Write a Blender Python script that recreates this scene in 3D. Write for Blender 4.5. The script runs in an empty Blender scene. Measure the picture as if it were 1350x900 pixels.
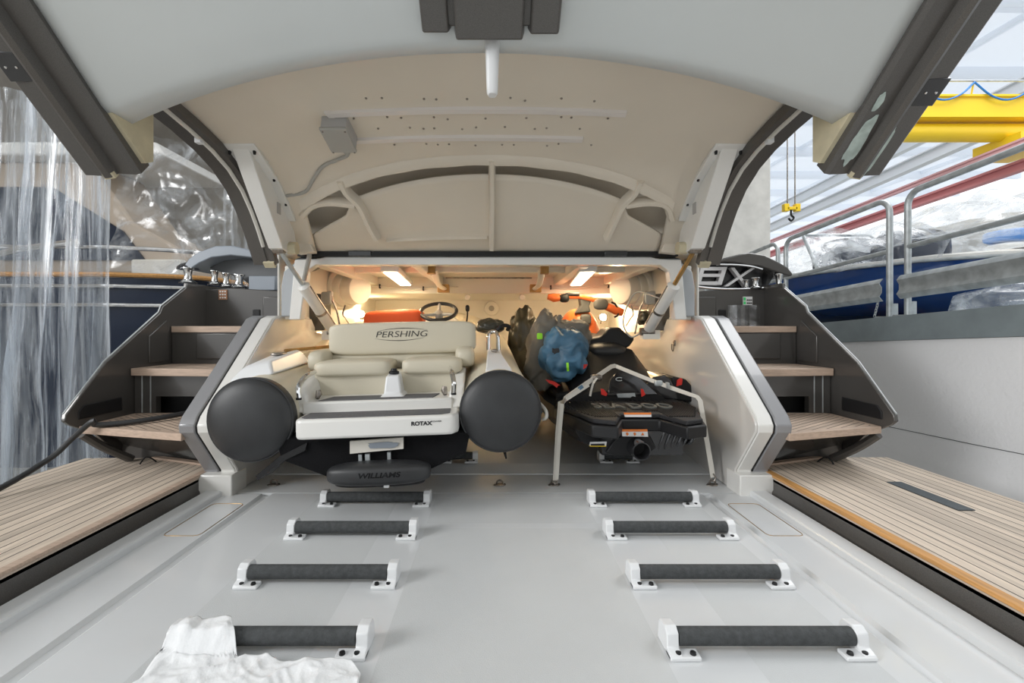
import bpy, bmesh, math, random
from mathutils import Vector, Matrix, noise
random.seed(7)
R = math.radians
scn = bpy.context.scene
COL = scn.collection

# ---------------------------------------------------------------- camera
CX, CH, F = 0.055, 0.85, 600.0          # camera x, camera height, focal length in pixels of a 1350 px frame
cam_d = bpy.data.cameras.new('camera')
cam_d.sensor_width = 36.0
cam_d.lens = 16.0
cam_d.shift_x = 20 / 1350
cam_d.shift_y = -18 / 1350
cam_d.clip_start = 0.02
cam = bpy.data.objects.new('camera', cam_d)
cam.location = (CX, 0, CH)
cam.rotation_euler = (R(90), 0, 0)
COL.objects.link(cam)
scn.camera = cam
# ---------------------------------------------------------------- light and exposure
scn.view_settings.view_transform = 'Standard'
scn.view_settings.look = 'None'
scn.view_settings.exposure = 0.02
scn.view_settings.gamma = 1.0
scn.view_settings.use_curve_mapping = False
W = bpy.data.worlds.new('daylight')
scn.world = W
W.use_nodes = True
W.node_tree.nodes['Background'].inputs[0].default_value = (0.93, 0.97, 1.0, 1)
W.node_tree.nodes['Background'].inputs[1].default_value = 1.25

def lamp(name, kind, loc, energy, color, size=1.0, size_y=None, rot=(0, 0, 0)):
    d = bpy.data.lights.new(name, kind)
    d.energy = energy
    d.color = color
    if kind == 'AREA':
        d.size = size
        if size_y:
            d.shape = 'RECTANGLE'
            d.size_y = size_y
    else:
        d.shadow_soft_size = size
    o = bpy.data.objects.new(name, d)
    o.location = loc
    o.rotation_euler = rot
    COL.objects.link(o)
    return o
WARM = (1.0, 0.72, 0.40)
# unseen area lights: two stand for hangar roof lamps, one is added fill
lamp('unseen_area_light', 'AREA', (0, -5.0, 7.5), 60, (1.0, 0.98, 0.95), 5, 3, (R(35), 0, 0))
lamp('unseen_area_light', 'AREA', (7.0, 5.0, 8.0), 420, (1.0, 1.0, 1.0), 5, 5)
lamp('unseen_area_light', 'AREA', (-6.5, -1.5, 3.4), 400, (1.0, 1.0, 1.0), 3, 3, (0, R(-85), 0))  # added fill, low on the left, brightens the pit wall opposite

# ---------------------------------------------------------------- helpers
def P(px, py, Y):
    """world point seen at photo pixel (px, py) at depth Y"""
    return Vector(((px - 655) * Y / F + CX, Y, CH - (py - 432) * Y / F))
def PX(px, Y):
    return (px - 655) * Y / F + CX
def PZ(py, Y):
    return CH - (py - 432) * Y / F

def nd(nt, t, **kw):
    n = nt.nodes.new(t)
    for k, v in kw.items():
        setattr(n, k, v)
    return n

def pm(name, col, rough=0.5, metal=0.0, coat=0.0, var=None, bump=None, emit=None, estr=0.0, spec=0.5, stretch=None):
    m = bpy.data.materials.new(name)
    m.use_nodes = True
    nt = m.node_tree
    b = nt.nodes['Principled BSDF']
    c4 = (*col, 1)
    b.inputs['Base Color'].default_value = c4
    b.inputs['Roughness'].default_value = rough
    b.inputs['Metallic'].default_value = metal
    b.inputs['Coat Weight'].default_value = coat
    b.inputs['Coat Roughness'].default_value = 0.06
    b.inputs['Specular IOR Level'].default_value = spec
    tc = nd(nt, 'ShaderNodeTexCoord')
    src = tc.outputs['Object']
    if stretch:
        mp = nd(nt, 'ShaderNodeMapping')
        mp.inputs['Scale'].default_value = stretch
        nt.links.new(src, mp.inputs['Vector'])
        src = mp.outputs['Vector']
    if var:
        n = nd(nt, 'ShaderNodeTexNoise')
        n.inputs['Scale'].default_value = var[0]
        n.inputs['Detail'].default_value = 4
        nt.links.new(src, n.inputs['Vector'])
        r = nd(nt, 'ShaderNodeValToRGB')
        k = var[1]
        r.color_ramp.elements[0].position = 0.3
        r.color_ramp.elements[1].position = 0.7
        r.color_ramp.elements[0].color = (*[max(0, c * (1 - k)) for c in col], 1)
        r.color_ramp.elements[1].color = (*[min(1, c * (1 + k)) for c in col], 1)
        nt.links.new(n.outputs['Fac'], r.inputs['Fac'])
        nt.links.new(r.outputs['Color'], b.inputs['Base Color'])
    if bump:
        n = nd(nt, 'ShaderNodeTexNoise')
        n.inputs['Scale'].default_value = bump[0]
        n.inputs['Detail'].default_value = 3
        nt.links.new(src, n.inputs['Vector'])
        bp = nd(nt, 'ShaderNodeBump')
        bp.inputs['Strength'].default_value = bump[1]
        bp.inputs['Distance'].default_value = 0.004
        nt.links.new(n.outputs['Fac'], bp.inputs['Height'])
        nt.links.new(bp.outputs['Normal'], b.inputs['Normal'])
    if emit:
        b.inputs['Emission Color'].default_value = (*emit, 1)
        b.inputs['Emission Strength'].default_value = estr
    return m

def teak(name, axis, width, base=(0.60, 0.505, 0.41), caulk=0.10, phase=0.0, rot=0.0):
    """planks along the other axis with black caulking lines"""
    m = pm(name, base, 0.65)
    nt = m.node_tree
    b = nt.nodes['Principled BSDF']
    tc = nd(nt, 'ShaderNodeTexCoord')
    rt = nd(nt, 'ShaderNodeMapping')
    rt.inputs['Rotation'].default_value = (0, 0, R(rot))
    nt.links.new(tc.outputs['Object'], rt.inputs['Vector'])
    sp = nd(nt, 'ShaderNodeSeparateXYZ')
    nt.links.new(rt.outputs[0], sp.inputs[0])
    a = nd(nt, 'ShaderNodeMath', operation='MULTIPLY_ADD')
    a.inputs[1].default_value = 1 / width
    a.inputs[2].default_value = phase
    nt.links.new(sp.outputs[axis], a.inputs[0])
    fr = nd(nt, 'ShaderNodeMath', operation='FRACT')
    nt.links.new(a.outputs[0], fr.inputs[0])
    lt = nd(nt, 'ShaderNodeMath', operation='LESS_THAN')
    lt.inputs[1].default_value = caulk
    nt.links.new(fr.outputs[0], lt.inputs[0])
    fl = nd(nt, 'ShaderNodeMath', operation='FLOOR')
    nt.links.new(a.outputs[0], fl.inputs[0])
    wn = nd(nt, 'ShaderNodeTexWhiteNoise', noise_dimensions='1D')
    nt.links.new(fl.outputs[0], wn.inputs['W'])
    mp = nd(nt, 'ShaderNodeMapping')
    sc = [2.2, 2.2, 2.2]
    sc[axis] = 40
    mp.inputs['Scale'].default_value = sc
    nt.links.new(rt.outputs[0], mp.inputs['Vector'])
    n = nd(nt, 'ShaderNodeTexNoise')
    n.inputs['Scale'].default_value = 1.6
    n.inputs['Detail'].default_value = 5
    nt.links.new(mp.outputs[0], n.inputs['Vector'])
    mx = nd(nt, 'ShaderNodeMath', operation='MULTIPLY_ADD')
    mx.inputs[1].default_value = 0.35
    nt.links.new(wn.outputs['Value'], mx.inputs[0])
    nt.links.new(n.outputs['Fac'], mx.inputs[2])
    r = nd(nt, 'ShaderNodeValToRGB')
    r.color_ramp.elements[0].position = 0.35
    r.color_ramp.elements[1].position = 0.95
    r.color_ramp.elements[0].color = (*[c * 0.72 for c in base], 1)
    r.color_ramp.elements[1].color = (*[min(1, c * 1.22) for c in base], 1)
    nt.links.new(mx.outputs[0], r.inputs['Fac'])
    mc = nd(nt, 'ShaderNodeMixRGB')
    mc.inputs['Color2'].default_value = (0.045, 0.035, 0.03, 1)
    nt.links.new(lt.outputs[0], mc.inputs['Fac'])
    nt.links.new(r.outputs['Color'], mc.inputs['Color1'])
    nt.links.new(mc.outputs[0], b.inputs['Base Color'])
    return m

def film(name, tint=(0.85, 0.9, 0.95), lo=0.10, hi=0.75, scale=(6, 6, 0.7), nscale=2.0, p0=0.35, p1=0.72):
    """clear plastic sheeting, milky and shiny along its creases"""
    m = bpy.data.materials.new(name)
    m.use_nodes = True
    nt = m.node_tree
    for n in list(nt.nodes):
        nt.nodes.remove(n)
    out = nd(nt, 'ShaderNodeOutputMaterial')
    tr = nd(nt, 'ShaderNodeBsdfTransparent')
    tl = nd(nt, 'ShaderNodeBsdfTranslucent')
    df = nd(nt, 'ShaderNodeBsdfDiffuse')
    gl = nd(nt, 'ShaderNodeBsdfGlossy')
    gl.inputs['Roughness'].default_value = 0.12
    for q in (tl, df):
        q.inputs['Color'].default_value = (*tint, 1)
    a1 = nd(nt, 'ShaderNodeMixShader')
    a1.inputs[0].default_value = 0.5
    nt.links.new(df.outputs[0], a1.inputs[1])
    nt.links.new(tl.outputs[0], a1.inputs[2])
    a2 = nd(nt, 'ShaderNodeMixShader')
    a2.inputs[0].default_value = 0.35
    nt.links.new(a1.outputs[0], a2.inputs[1])
    nt.links.new(gl.outputs[0], a2.inputs[2])
    tc = nd(nt, 'ShaderNodeTexCoord')
    mp = nd(nt, 'ShaderNodeMapping')
    mp.inputs['Scale'].default_value = scale
    nt.links.new(tc.outputs['Object'], mp.inputs['Vector'])
    n = nd(nt, 'ShaderNodeTexNoise')
    n.inputs['Scale'].default_value = nscale
    n.inputs['Detail'].default_value = 7
    n.inputs['Roughness'].default_value = 0.62
    n.inputs['Distortion'].default_value = 0.6
    nt.links.new(mp.outputs[0], n.inputs['Vector'])
    mr = nd(nt, 'ShaderNodeMapRange')
    mr.inputs['From Min'].default_value = p0
    mr.inputs['From Max'].default_value = p1
    mr.inputs['To Min'].default_value = lo
    mr.inputs['To Max'].default_value = hi
    nt.links.new(n.outputs['Fac'], mr.inputs['Value'])
    a3 = nd(nt, 'ShaderNodeMixShader')
    nt.links.new(mr.outputs[0], a3.inputs[0])
    nt.links.new(tr.outputs[0], a3.inputs[1])
    nt.links.new(a2.outputs[0], a3.inputs[2])
    bp = nd(nt, 'ShaderNodeBump')
    bp.inputs['Strength'].default_value = 0.6
    bp.inputs['Distance'].default_value = 0.02
    nt.links.new(n.outputs['Fac'], bp.inputs['Height'])
    for q in (gl, df):
        nt.links.new(bp.outputs['Normal'], q.inputs['Normal'])
    nt.links.new(a3.outputs[0], out.inputs[0])
    return m

M = dict(
    gel=pm('white_gelcoat', (0.665, 0.68, 0.69), 0.28, coat=0.3, var=(1.3, 0.03)),
    nonskid=pm('nonskid_gelcoat', (0.59, 0.605, 0.61), 0.55, var=(2.0, 0.04), bump=(350, 0.25)),
    panel=pm('pale_grey_gelcoat', (0.60, 0.63, 0.63), 0.4, var=(1.2, 0.03)),
    cream=pm('cream_liner', (0.70, 0.63, 0.53), 0.5, var=(2.0, 0.04)),
    beige=pm('raw_fibreglass', (0.60, 0.54, 0.38), 0.6, var=(12, 0.12)),
    creamw=pm('garage_gelcoat', (0.80, 0.77, 0.70), 0.35),
    jamb=pm('grey_jamb', (0.25, 0.25, 0.26), 0.3, coat=0.4),
    box=pm('grey_box_plastic', (0.42, 0.41, 0.40), 0.5),
    post=pm('grey_post_plastic', (0.40, 0.42, 0.44), 0.4),
    gloss=pm('glossy_inner_wall', (0.62, 0.60, 0.57), 0.12, coat=0.6),
    dark=pm('dark_metallic_paint', (0.085, 0.080, 0.075), 0.24, 0.25, 0.35, var=(900, 0.35)),
    dark2=pm('dark_trim_paint', (0.10, 0.094, 0.088), 0.38, 0.2, 0.1, var=(700, 0.35)),
    darkgrey=pm('dark_moulding', (0.10, 0.105, 0.11), 0.45, bump=(30, 0.05)),
    black=pm('black_plastic', (0.012, 0.012, 0.013), 0.48, bump=(500, 0.15), spec=0.35),
    blackg=pm('black_gloss', (0.02, 0.02, 0.022), 0.15, coat=0.3),
    rubber=pm('black_rubber', (0.028, 0.029, 0.031), 0.40, var=(8, 0.2), bump=(600, 0.2)),
    foam=pm('grey_roller_foam', (0.060, 0.064, 0.066), 0.9, var=(60, 0.25), bump=(220, 0.6)),
    mesh=pm('black_mesh_fabric', (0.008, 0.008, 0.009), 0.9, bump=(300, 0.5), spec=0.15),
    white=pm('white_plastic', (0.78, 0.79, 0.80), 0.35),
    whitesolid=pm('white_moulding', (0.76, 0.75, 0.72), 0.3, coat=0.3),
    vinyl=pm('cream_vinyl', (0.63, 0.58, 0.46), 0.45, bump=(160, 0.12)),
    pvc=pm('cream_tube_fabric', (0.70, 0.65, 0.52), 0.4, bump=(260, 0.1)),
    pad=pm('grey_eva_pad', (0.13, 0.13, 0.135), 0.85, var=(150, 0.15), bump=(300, 0.3)),
    chrome=pm('polished_steel', (0.75, 0.75, 0.75), 0.10, 1.0),
    steel=pm('worn_steel', (0.30, 0.27, 0.24), 0.35, 0.9, var=(40, 0.5)),
    galv=pm('galvanised_steel', (0.50, 0.53, 0.54), 0.45, 0.55, var=(14, 0.22)),
    band=pm('grey_steel_band', (0.30, 0.35, 0.37), 0.5, 0.3, var=(7, 0.1)),
    brass=pm('worn_brass', (0.42, 0.26, 0.10), 0.4, 0.8, var=(20, 0.3)),
    plaster=pm('white_plaster', (0.88, 0.88, 0.89), 0.8, var=(1.2, 0.03), bump=(45, 0.9)),
    cabin=pm('beige_cabin_paint', (0.46, 0.38, 0.30), 0.6),
    concrete=pm('grey_concrete', (0.52, 0.51, 0.48), 0.85, var=(5, 0.12), bump=(25, 0.3)),
    roof=pm('white_roof_sheet', (0.88, 0.89, 0.90), 0.6),
    pale=pm('pale_grey_paint', (0.70, 0.73, 0.76), 0.5),
    padgrey=pm('dark_grey_plastic', (0.11, 0.11, 0.10), 0.6),
    wallb=pm('hangar_wall', (0.36, 0.33, 0.29), 0.7, var=(1.1, 0.25)),
    yellow=pm('yellow_crane_paint', (0.90, 0.62, 0.02), 0.4),
    pink=pm('faded_pink_paint', (0.72, 0.42, 0.44), 0.6),
    red=pm('red_girder_paint', (0.62, 0.24, 0.25), 0.6),
    blue=pm('blue_hull_paint', (0.010, 0.055, 0.22), 0.12, coat=0.6),
    navy=pm('navy_hull_paint', (0.008, 0.015, 0.035), 0.25, coat=0.1, spec=0.25),
    orange=pm('orange_fabric', (0.80, 0.12, 0.03), 0.6, bump=(40, 0.2)),
    orangep=pm('orange_plastic', (0.80, 0.17, 0.04), 0.35),
    bagblue=pm('blue_tarpaulin', (0.060, 0.155, 0.25), 0.5, var=(7, 0.4), bump=(18, 0.5)),
    bagolive=pm('dark_olive_plastic', (0.045, 0.043, 0.030), 0.28, bump=(25, 0.7)),
    baggrey=pm('grey_brown_canvas', (0.16, 0.145, 0.12), 0.7, bump=(30, 0.4)),
    lime=pm('lime_plastic', (0.30, 0.75, 0.03), 0.5),
    strap=pm('off_white_webbing', (0.66, 0.63, 0.57), 0.75, bump=(400, 0.3)),
    stickw=pm('white_sticker', (0.80, 0.80, 0.80), 0.5),
    sticko=pm('orange_sticker', (0.80, 0.22, 0.04), 0.5),
    redlogo=pm('red_print', (0.70, 0.03, 0.02), 0.5),
    ink=pm('black_print', (0.015, 0.015, 0.017), 0.5),
    silver=pm('brushed_chrome', (0.80, 0.79, 0.80), 0.38, 0.6),
    drain=pm('dark_drain_plate', (0.075, 0.09, 0.10), 0.4, 0.3),
    cloth=pm('white_cloth', (0.82, 0.83, 0.84), 0.85, bump=(70, 0.5)),
    seal=pm('pale_rubber_seal', (0.62, 0.60, 0.55), 0.6),
    grit=pm('silver_print', (0.45, 0.45, 0.44), 0.4, 0.4),
    hoseg=pm('grey_hose', (0.38, 0.37, 0.34), 0.5),
    primer=pm('pale_primer', (0.42, 0.50, 0.47), 0.7, var=(30, 0.2)),
    bluesoft=pm('grey_blue_moulding', (0.23, 0.26, 0.30), 0.35, coat=0.2),
    textured=pm('textured_black_deck', (0.022, 0.022, 0.024), 0.6, bump=(130, 1.0), spec=0.3),
    green=pm('green_led_label', (0.05, 0.75, 0.20), 0.5),
    bluetarp=pm('bright_blue_cover', (0.02, 0.20, 0.60), 0.5),
    brick=pm('red_wood', (0.35, 0.18, 0.10), 0.7),
    lampface=pm('lamp_diffuser', (1, 0.95, 0.85), 0.4, emit=(1.0, 0.84, 0.60), estr=9),
    floodface=pm('floodlight_lens', (1, 0.95, 0.85), 0.4, emit=(1.0, 0.80, 0.50), estr=60),
    teakL=teak('teak_deck_boards', 0, 0.048, phase=0.3),
    teakT=teak('teak_tread_slats', 1, 0.030, base=(0.54, 0.415, 0.32), caulk=0.16, rot=34),
    teakR=teak('teak_tread_slats', 1, 0.030, base=(0.54, 0.415, 0.32), caulk=0.16, rot=-34),
    teakP=pm('teak_edge', (0.50, 0.375, 0.29), 0.6, var=(9, 0.14), stretch=(1, 12, 12)),
    batten=pm('batten_paint', (0.74, 0.69, 0.65), 0.4),
    varnish=pm('varnished_teak_edge', (0.58, 0.30, 0.10), 0.35, var=(8, 0.2), stretch=(10, 0.6, 10)),
    film=film('clear_sheeting', tint=(0.75, 0.83, 0.92), lo=0.02, hi=0.60, scale=(9, 9, 0.5), p0=0.47, p1=0.76),
    filmd=film('milky_sheeting', tint=(0.75, 0.83, 0.92), lo=0.05, hi=0.85, scale=(9, 9, 0.5), p0=0.40, p1=0.70),
    filmw=film('wrapping_sheet', lo=0.08, hi=0.85, scale=(2.2, 1.4, 1.4), nscale=2.2, p0=0.42, p1=0.72),
    filmx=film('crumpled_sheeting', lo=0.06, hi=0.80, scale=(1.6, 1.6, 2.2), nscale=1.7, p0=0.44, p1=0.74),
)

def skylight(name, col):
    m = bpy.data.materials.new(name)
    m.use_nodes = True
    nt = m.node_tree
    for n in list(nt.nodes):
        nt.nodes.remove(n)
    out = nd(nt, 'ShaderNodeOutputMaterial')
    a = nd(nt, 'ShaderNodeBsdfDiffuse')
    b = nd(nt, 'ShaderNodeBsdfTranslucent')
    a.inputs[0].default_value = b.inputs[0].default_value = (*col, 1)
    x = nd(nt, 'ShaderNodeMixShader')
    x.inputs[0].default_value = 0.75
    nt.links.new(a.outputs[0], x.inputs[1])
    nt.links.new(b.outputs[0], x.inputs[2])
    nt.links.new(x.outputs[0], out.inputs[0])
    return m
M['skylight'] = skylight('translucent_roof_sheet', (0.92, 0.94, 0.97))

class MB:
    """collects shapes, then links them as ONE mesh object"""
    def __init__(s):
        s.v, s.f, s.mi = [], [], []
    def add(s, vs, fs, mi=0, mat=None):
        k = len(s.v)
        for p in vs:
            p = Vector(p)
            s.v.append(mat @ p if mat else p)
        for q in fs:
            s.f.append([i + k for i in q])
            s.mi.append(mi)
        return s
    def box(s, x0, x1, y0, y1, z0, z1, mi=0, mat=None):
        vs = [(x, y, z) for x in (x0, x1) for y in (y0, y1) for z in (z0, z1)]
        return s.add(vs, [(0, 1, 3, 2), (4, 6, 7, 5), (0, 4, 5, 1), (2, 3, 7, 6), (0, 2, 6, 4), (1, 5, 7, 3)], mi, mat)
    def prism(s, pts, axis, a0, a1, mi=0, mat=None):
        def mk(p, a):
            return (a, p[0], p[1]) if axis == 'x' else ((p[0], a, p[1]) if axis == 'y' else (p[0], p[1], a))
        n = len(pts)
        vs = [mk(p, a0) for p in pts] + [mk(p, a1) for p in pts]
        fs = [list(range(n)), list(range(2 * n - 1, n - 1, -1))]
        fs += [(i, (i + 1) % n, n + (i + 1) % n, n + i) for i in range(n)]
        return s.add(vs, fs, mi, mat)
    def loft(s, secs, closed=True, caps=True, mi=0, mat=None):
        n = len(secs[0])
        vs = [p for q in secs for p in q]
        fs = []
        for i in range(len(secs) - 1):
            for j in range(n if closed else n - 1):
                a = i * n + j
                b = i * n + (j + 1) % n
                fs.append((a, b, b + n, a + n))
        if caps and closed:
            fs.append(list(range(n - 1, -1, -1)))
            k = (len(secs) - 1) * n
            fs.append([k + j for j in range(n)])
        return s.add(vs, fs, mi, mat)
    def tube(s, path, r, seg=10, caps=True, mi=0, mat=None, closed=False, up=None, flat=None):
        path = [Vector(p) for p in path]
        n = len(path)
        secs = []
        u = None
        for i, p in enumerate(path):
            if closed:
                t = path[(i + 1) % n] - path[i - 1]
            else:
                t = path[min(i + 1, n - 1)] - path[max(i - 1, 0)]
            t.normalize()
            if u is None:
                u = Vector(up) if up else (Vector((0, 0, 1)) if abs(t.z) < 0.9 else Vector((0, 1, 0)))
            u = (u - t * u.dot(t)).normalized()
            w = t.cross(u)
            rr = r[i] if isinstance(r, (list, tuple)) else r
            ra, rb = (rr, rr) if flat is None else (rr, rr * flat)
            secs.append([p + u * (rb * math.sin(2 * math.pi * k / seg)) + w * (ra * math.cos(2 * math.pi * k / seg)) for k in range(seg)])
        if closed:
            secs.append(secs[0])
        return s.loft(secs, True, caps and not closed, mi, mat)
    def strip(s, path, across, w, t, mi=0):
        """flat webbing of width w and thickness t along a path; across is its width direction"""
        path = [Vector(p) for p in path]
        n = len(path)
        secs = []
        for i, p in enumerate(path):
            d = (path[min(i + 1, n - 1)] - path[max(i - 1, 0)]).normalized()
            a = Vector(across[i]) if isinstance(across, list) else Vector(across)
            a = (a - d * a.dot(d)).normalized()
            q = d.cross(a)
            secs.append([p + a * w / 2 + q * t / 2, p - a * w / 2 + q * t / 2, p - a * w / 2 - q * t / 2, p + a * w / 2 - q * t / 2])
        return s.loft(secs, True, True, mi)
    def lathe(s, prof, o=(0, 0, 0), axis=(0, 0, 1), seg=24, mi=0):
        a = Vector(axis).normalized()
        u = Vector((1, 0, 0)) if abs(a.x) < 0.9 else Vector((0, 1, 0))
        u = (u - a * u.dot(a)).normalized()
        w = a.cross(u)
        o = Vector(o)
        secs = []
        for r, h in prof:
            r = max(r, 1e-4)
            secs.append([o + a * h + u * (r * math.cos(2 * math.pi * k / seg)) + w * (r * math.sin(2 * math.pi * k / seg)) for k in range(seg)])
        return s.loft(secs, True, True, mi)
    def sq(s, c, half, e1=0.4, e2=0.4, nu=28, nv=14, mi=0, mat=None, fn=None):
        """superellipsoid: a rounded block / cushion"""
        def cs(a, e):
            v = math.cos(a)
            return math.copysign(abs(v) ** e, v)
        def sn(a, e):
            v = math.sin(a)
            return math.copysign(abs(v) ** e, v)
        secs = []
        for i in range(nv + 1):
            v = -math.pi / 2 + math.pi * i / nv
            v = max(-math.pi / 2 + 1e-3, min(math.pi / 2 - 1e-3, v))
            row = []
            for j in range(nu):
                u = 2 * math.pi * j / nu
                p = Vector((half[0] * cs(v, e1) * cs(u, e2), half[1] * cs(v, e1) * sn(u, e2), half[2] * sn(v, e1)))
                if fn:
                    p = fn(p)
                row.append(p + Vector(c))
            secs.append(row)
        return s.loft(secs, True, True, mi, mat)
    def grid(s, rows, mi=0):
        return s.loft(rows, False, False, mi)
    def build(s, name, mat, parent=None, bevel=0, seg=2, angle=35, solid=0, sub=0, world=True):
        me = bpy.data.meshes.new(name)
        off = ORG.get(parent.name, Vector((0, 0, 0))) if (parent and world) else Vector((0, 0, 0))
        me.from_pydata([tuple(v - off) for v in s.v], [], s.f)
        bm = bmesh.new()
        bm.from_mesh(me)
        for i, fc in enumerate(bm.faces):
            if i < len(s.mi):
                fc.material_index = s.mi[i]
        bmesh.ops.remove_doubles(bm, verts=bm.verts, dist=1e-5)
        bmesh.ops.recalc_face_normals(bm, faces=bm.faces)
        bm.to_mesh(me)
        bm.free()
        for q in (mat if isinstance(mat, list) else [mat]):
            me.materials.append(q)
        me.shade_smooth()
        if not sub:
            me.set_sharp_from_angle(angle=R(angle))
        o = bpy.data.objects.new(name, me)
        COL.objects.link(o)
        if parent:
            o.parent = parent
            ORG[o.name] = off
        if solid:
            md = o.modifiers.new('thickness', 'SOLIDIFY')
            md.thickness = solid
            md.offset = 0
        if bevel:
            md = o.modifiers.new('bevel', 'BEVEL')
            md.width = bevel
            md.segments = seg
            md.limit_method = 'ANGLE'
            md.angle_limit = R(40)
        if sub:
            md = o.modifiers.new('subdivision', 'SUBSURF')
            md.levels = md.render_levels = sub
        return o
ORG = {}

def thing(name, label, cat, loc=(0, 0, 0), group=None, rot=(0, 0, 0)):
    o = bpy.data.objects.new(name, None)
    o.empty_display_size = 0.1
    COL.objects.link(o)
    o.location = loc
    o.rotation_euler = rot
    ORG[o.name] = Vector(loc)
    return tag(o, label, cat, group)
def tag(o, label, cat, group=None):
    o['label'] = label
    o['category'] = cat
    if group:
        o['group'] = group
    return o
def struct(o):
    o['kind'] = 'structure'
    return o
def dup(root, loc, label, rotz=None):
    r = root.copy()
    COL.objects.link(r)
    r.location = loc
    if rotz is not None:
        r.rotation_euler = (0, 0, rotz)
    r['label'] = label
    for ch in list(root.children):
        c = ch.copy()
        COL.objects.link(c)
        c.parent = r
        for g in list(ch.children):
            d = g.copy()
            COL.objects.link(d)
            d.parent = c
    return r
def copy_part(o, parent, loc):
    c = o.copy()
    COL.objects.link(c)
    c.parent = parent
    c.location = loc
    return c
def text(s, size, mat, parent, name, mtx, xscale=1.0, shear=0.0, depth=0.0006, fn=None, bold=0.0, world=True):
    cu = bpy.data.curves.new(name, 'FONT')
    cu.body = s
    cu.size = size
    cu.extrude = depth
    cu.offset = bold
    cu.shear = shear
    cu.align_x = 'CENTER'
    cu.align_y = 'CENTER'
    t = bpy.data.objects.new(name + '_tmp', cu)
    COL.objects.link(t)
    dg = bpy.context.evaluated_depsgraph_get()
    me = bpy.data.meshes.new_from_object(t.evaluated_get(dg))
    bpy.data.objects.remove(t)
    me.name = name
    off = ORG.get(parent.name, Vector((0, 0, 0))) if (parent and world) else Vector((0, 0, 0))
    for v in me.vertices:
        p = mtx @ Vector((v.co.x * xscale, v.co.y, v.co.z))
        if fn:
            p = fn(p)
        v.co = p - off
    me.materials.clear()
    me.materials.append(mat)
    o = bpy.data.objects.new(name, me)
    COL.objects.link(o)
    if parent:
        o.parent = parent
        ORG[o.name] = off
    return o
def face_aft(loc, rx=90, rz=0, ry=0):
    return Matrix.Translation(loc) @ Matrix.Rotation(R(rz), 4, 'Z') @ Matrix.Rotation(R(ry), 4, 'Y') @ Matrix.Rotation(R(rx), 4, 'X')
def spline(pts, n=6):
    """Catmull-Rom through points"""
    pts = [Vector(p) for p in pts]
    q = [pts[0] * 2 - pts[1]] + pts + [pts[-1] * 2 - pts[-2]]
    out = []
    for i in range(1, len(q) - 2):
        a, b, c, d = q[i - 1], q[i], q[i + 1], q[i + 2]
        for k in range(n):
            t = k / n
            out.append(0.5 * ((2 * b) + (c - a) * t + (2 * a - 5 * b + 4 * c - d) * t * t + (3 * b - a - 3 * c + d) * t ** 3))
    out.append(pts[-1])
    return out
def lerp_tab(tab, x):
    if x <= tab[0][0]:
        return tab[0][1]
    for (a, b), (c, d) in zip(tab, tab[1:]):
        if x <= c:
            return b + (d - b) * (x - a) / (c - a)
    return tab[-1][1]

# ================================================================ STRUCTURE: ramp, garage, hangar
# lowered transom door used as ramp
prof = [(1.05, -0.06), (0, 0)]
xs = [(-1.42, -0.12), (-1.42, 0.022), (-1.414, 0.027), (-1.343, 0.027), (-1.337, 0.021), (-1.334, 0.0), (-1.152, 0.0), (-1.140, -0.012), (-1.118, -0.015), (-1.095, 0.0), (-0.84, 0), (-0.43, 0), (-0.25, 0), (0.49, 0),
      (0.71, 0), (1.02, 0), (1.095, 0), (1.118, -0.015), (1.140, -0.012), (1.152, 0.0), (1.334, 0.0), (1.337, 0.021), (1.343, 0.027), (1.414, 0.027), (1.42, 0.022), (1.42, -0.12)]
ysr = [0.15, 1.20, 1.93, 1.98, 2.27, 2.335]
m = MB()
for i in range(len(xs) - 1):
    for j in range(len(ysr) - 1):
        a, b = xs[i], xs[i + 1]
        k = 0
        if abs(a[1]) < 1e-6 and abs(b[1]) < 1e-6 and (a[0], b[0]) in ((-0.84, -0.43), (-0.25, 0.49), (0.71, 1.02)) and j in (0, 1, 3):
            k = 1
        m.add([(a[0], ysr[j], a[1]), (b[0], ysr[j], b[1]), (b[0], ysr[j + 1], b[1]), (a[0], ysr[j + 1], a[1])], [(0, 1, 2, 3)], k)
m.box(-1.42, 1.42, 0.15, 2.335, -0.13, -0.12)
m.prism([(x, z) for x, z in xs], 'y', 2.334, 2.335)
struct(m.build('floor', [M['gel'], M['nonskid']], angle=25))
# outlines of two flush locker lids in the side strips of the ramp
for s, nm in ((-1, 'trim_1'), (1, 'trim_2')):
    x0, x1 = s * 1.165, s * 1.315
    c = [(x0, 1.86), (x1, 1.86), (x1, 2.20), (x0, 2.20)]
    path = []
    for (ax, ay), (qx, qy) in zip(c, [(1, 1), (-1, 1), (-1, -1), (1, -1)]):
        qx = qx if x1 > x0 else -qx
        path.append((ax, ay, qx, qy))
    pts = []
    r = 0.02
    for k, (ax, ay, qx, qy) in enumerate(path):
        cx, cy = ax + qx * r, ay + qy * r
        p = (cx - qx * r, cy, 0.0004)
        q = (cx, cy - qy * r, 0.0004)
        mid = (cx - qx * r * .7, cy - qy * r * .7, 0.0004)
        pts += [p, mid, q] if k in (0, 2) else [q, mid, p]
    struct(MB().tube(pts, 0.0016, 6, closed=True).build(nm, M['brass']))

# garage floor beyond the hinge, rising gently forward
gf = [(2.345, -0.12), (2.345, 0.0), (2.632, 0.0), (2.634, -0.012), (2.640, -0.012), (2.642, 0.004), (2.775, 0.024), (2.777, 0.012), (2.98, 0.035), (5.3, 0.10), (5.3, -0.12)]
struct(MB().prism(gf, 'x', -1.40, 1.40).build('floor_garage', M['gel'], angle=20))

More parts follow.
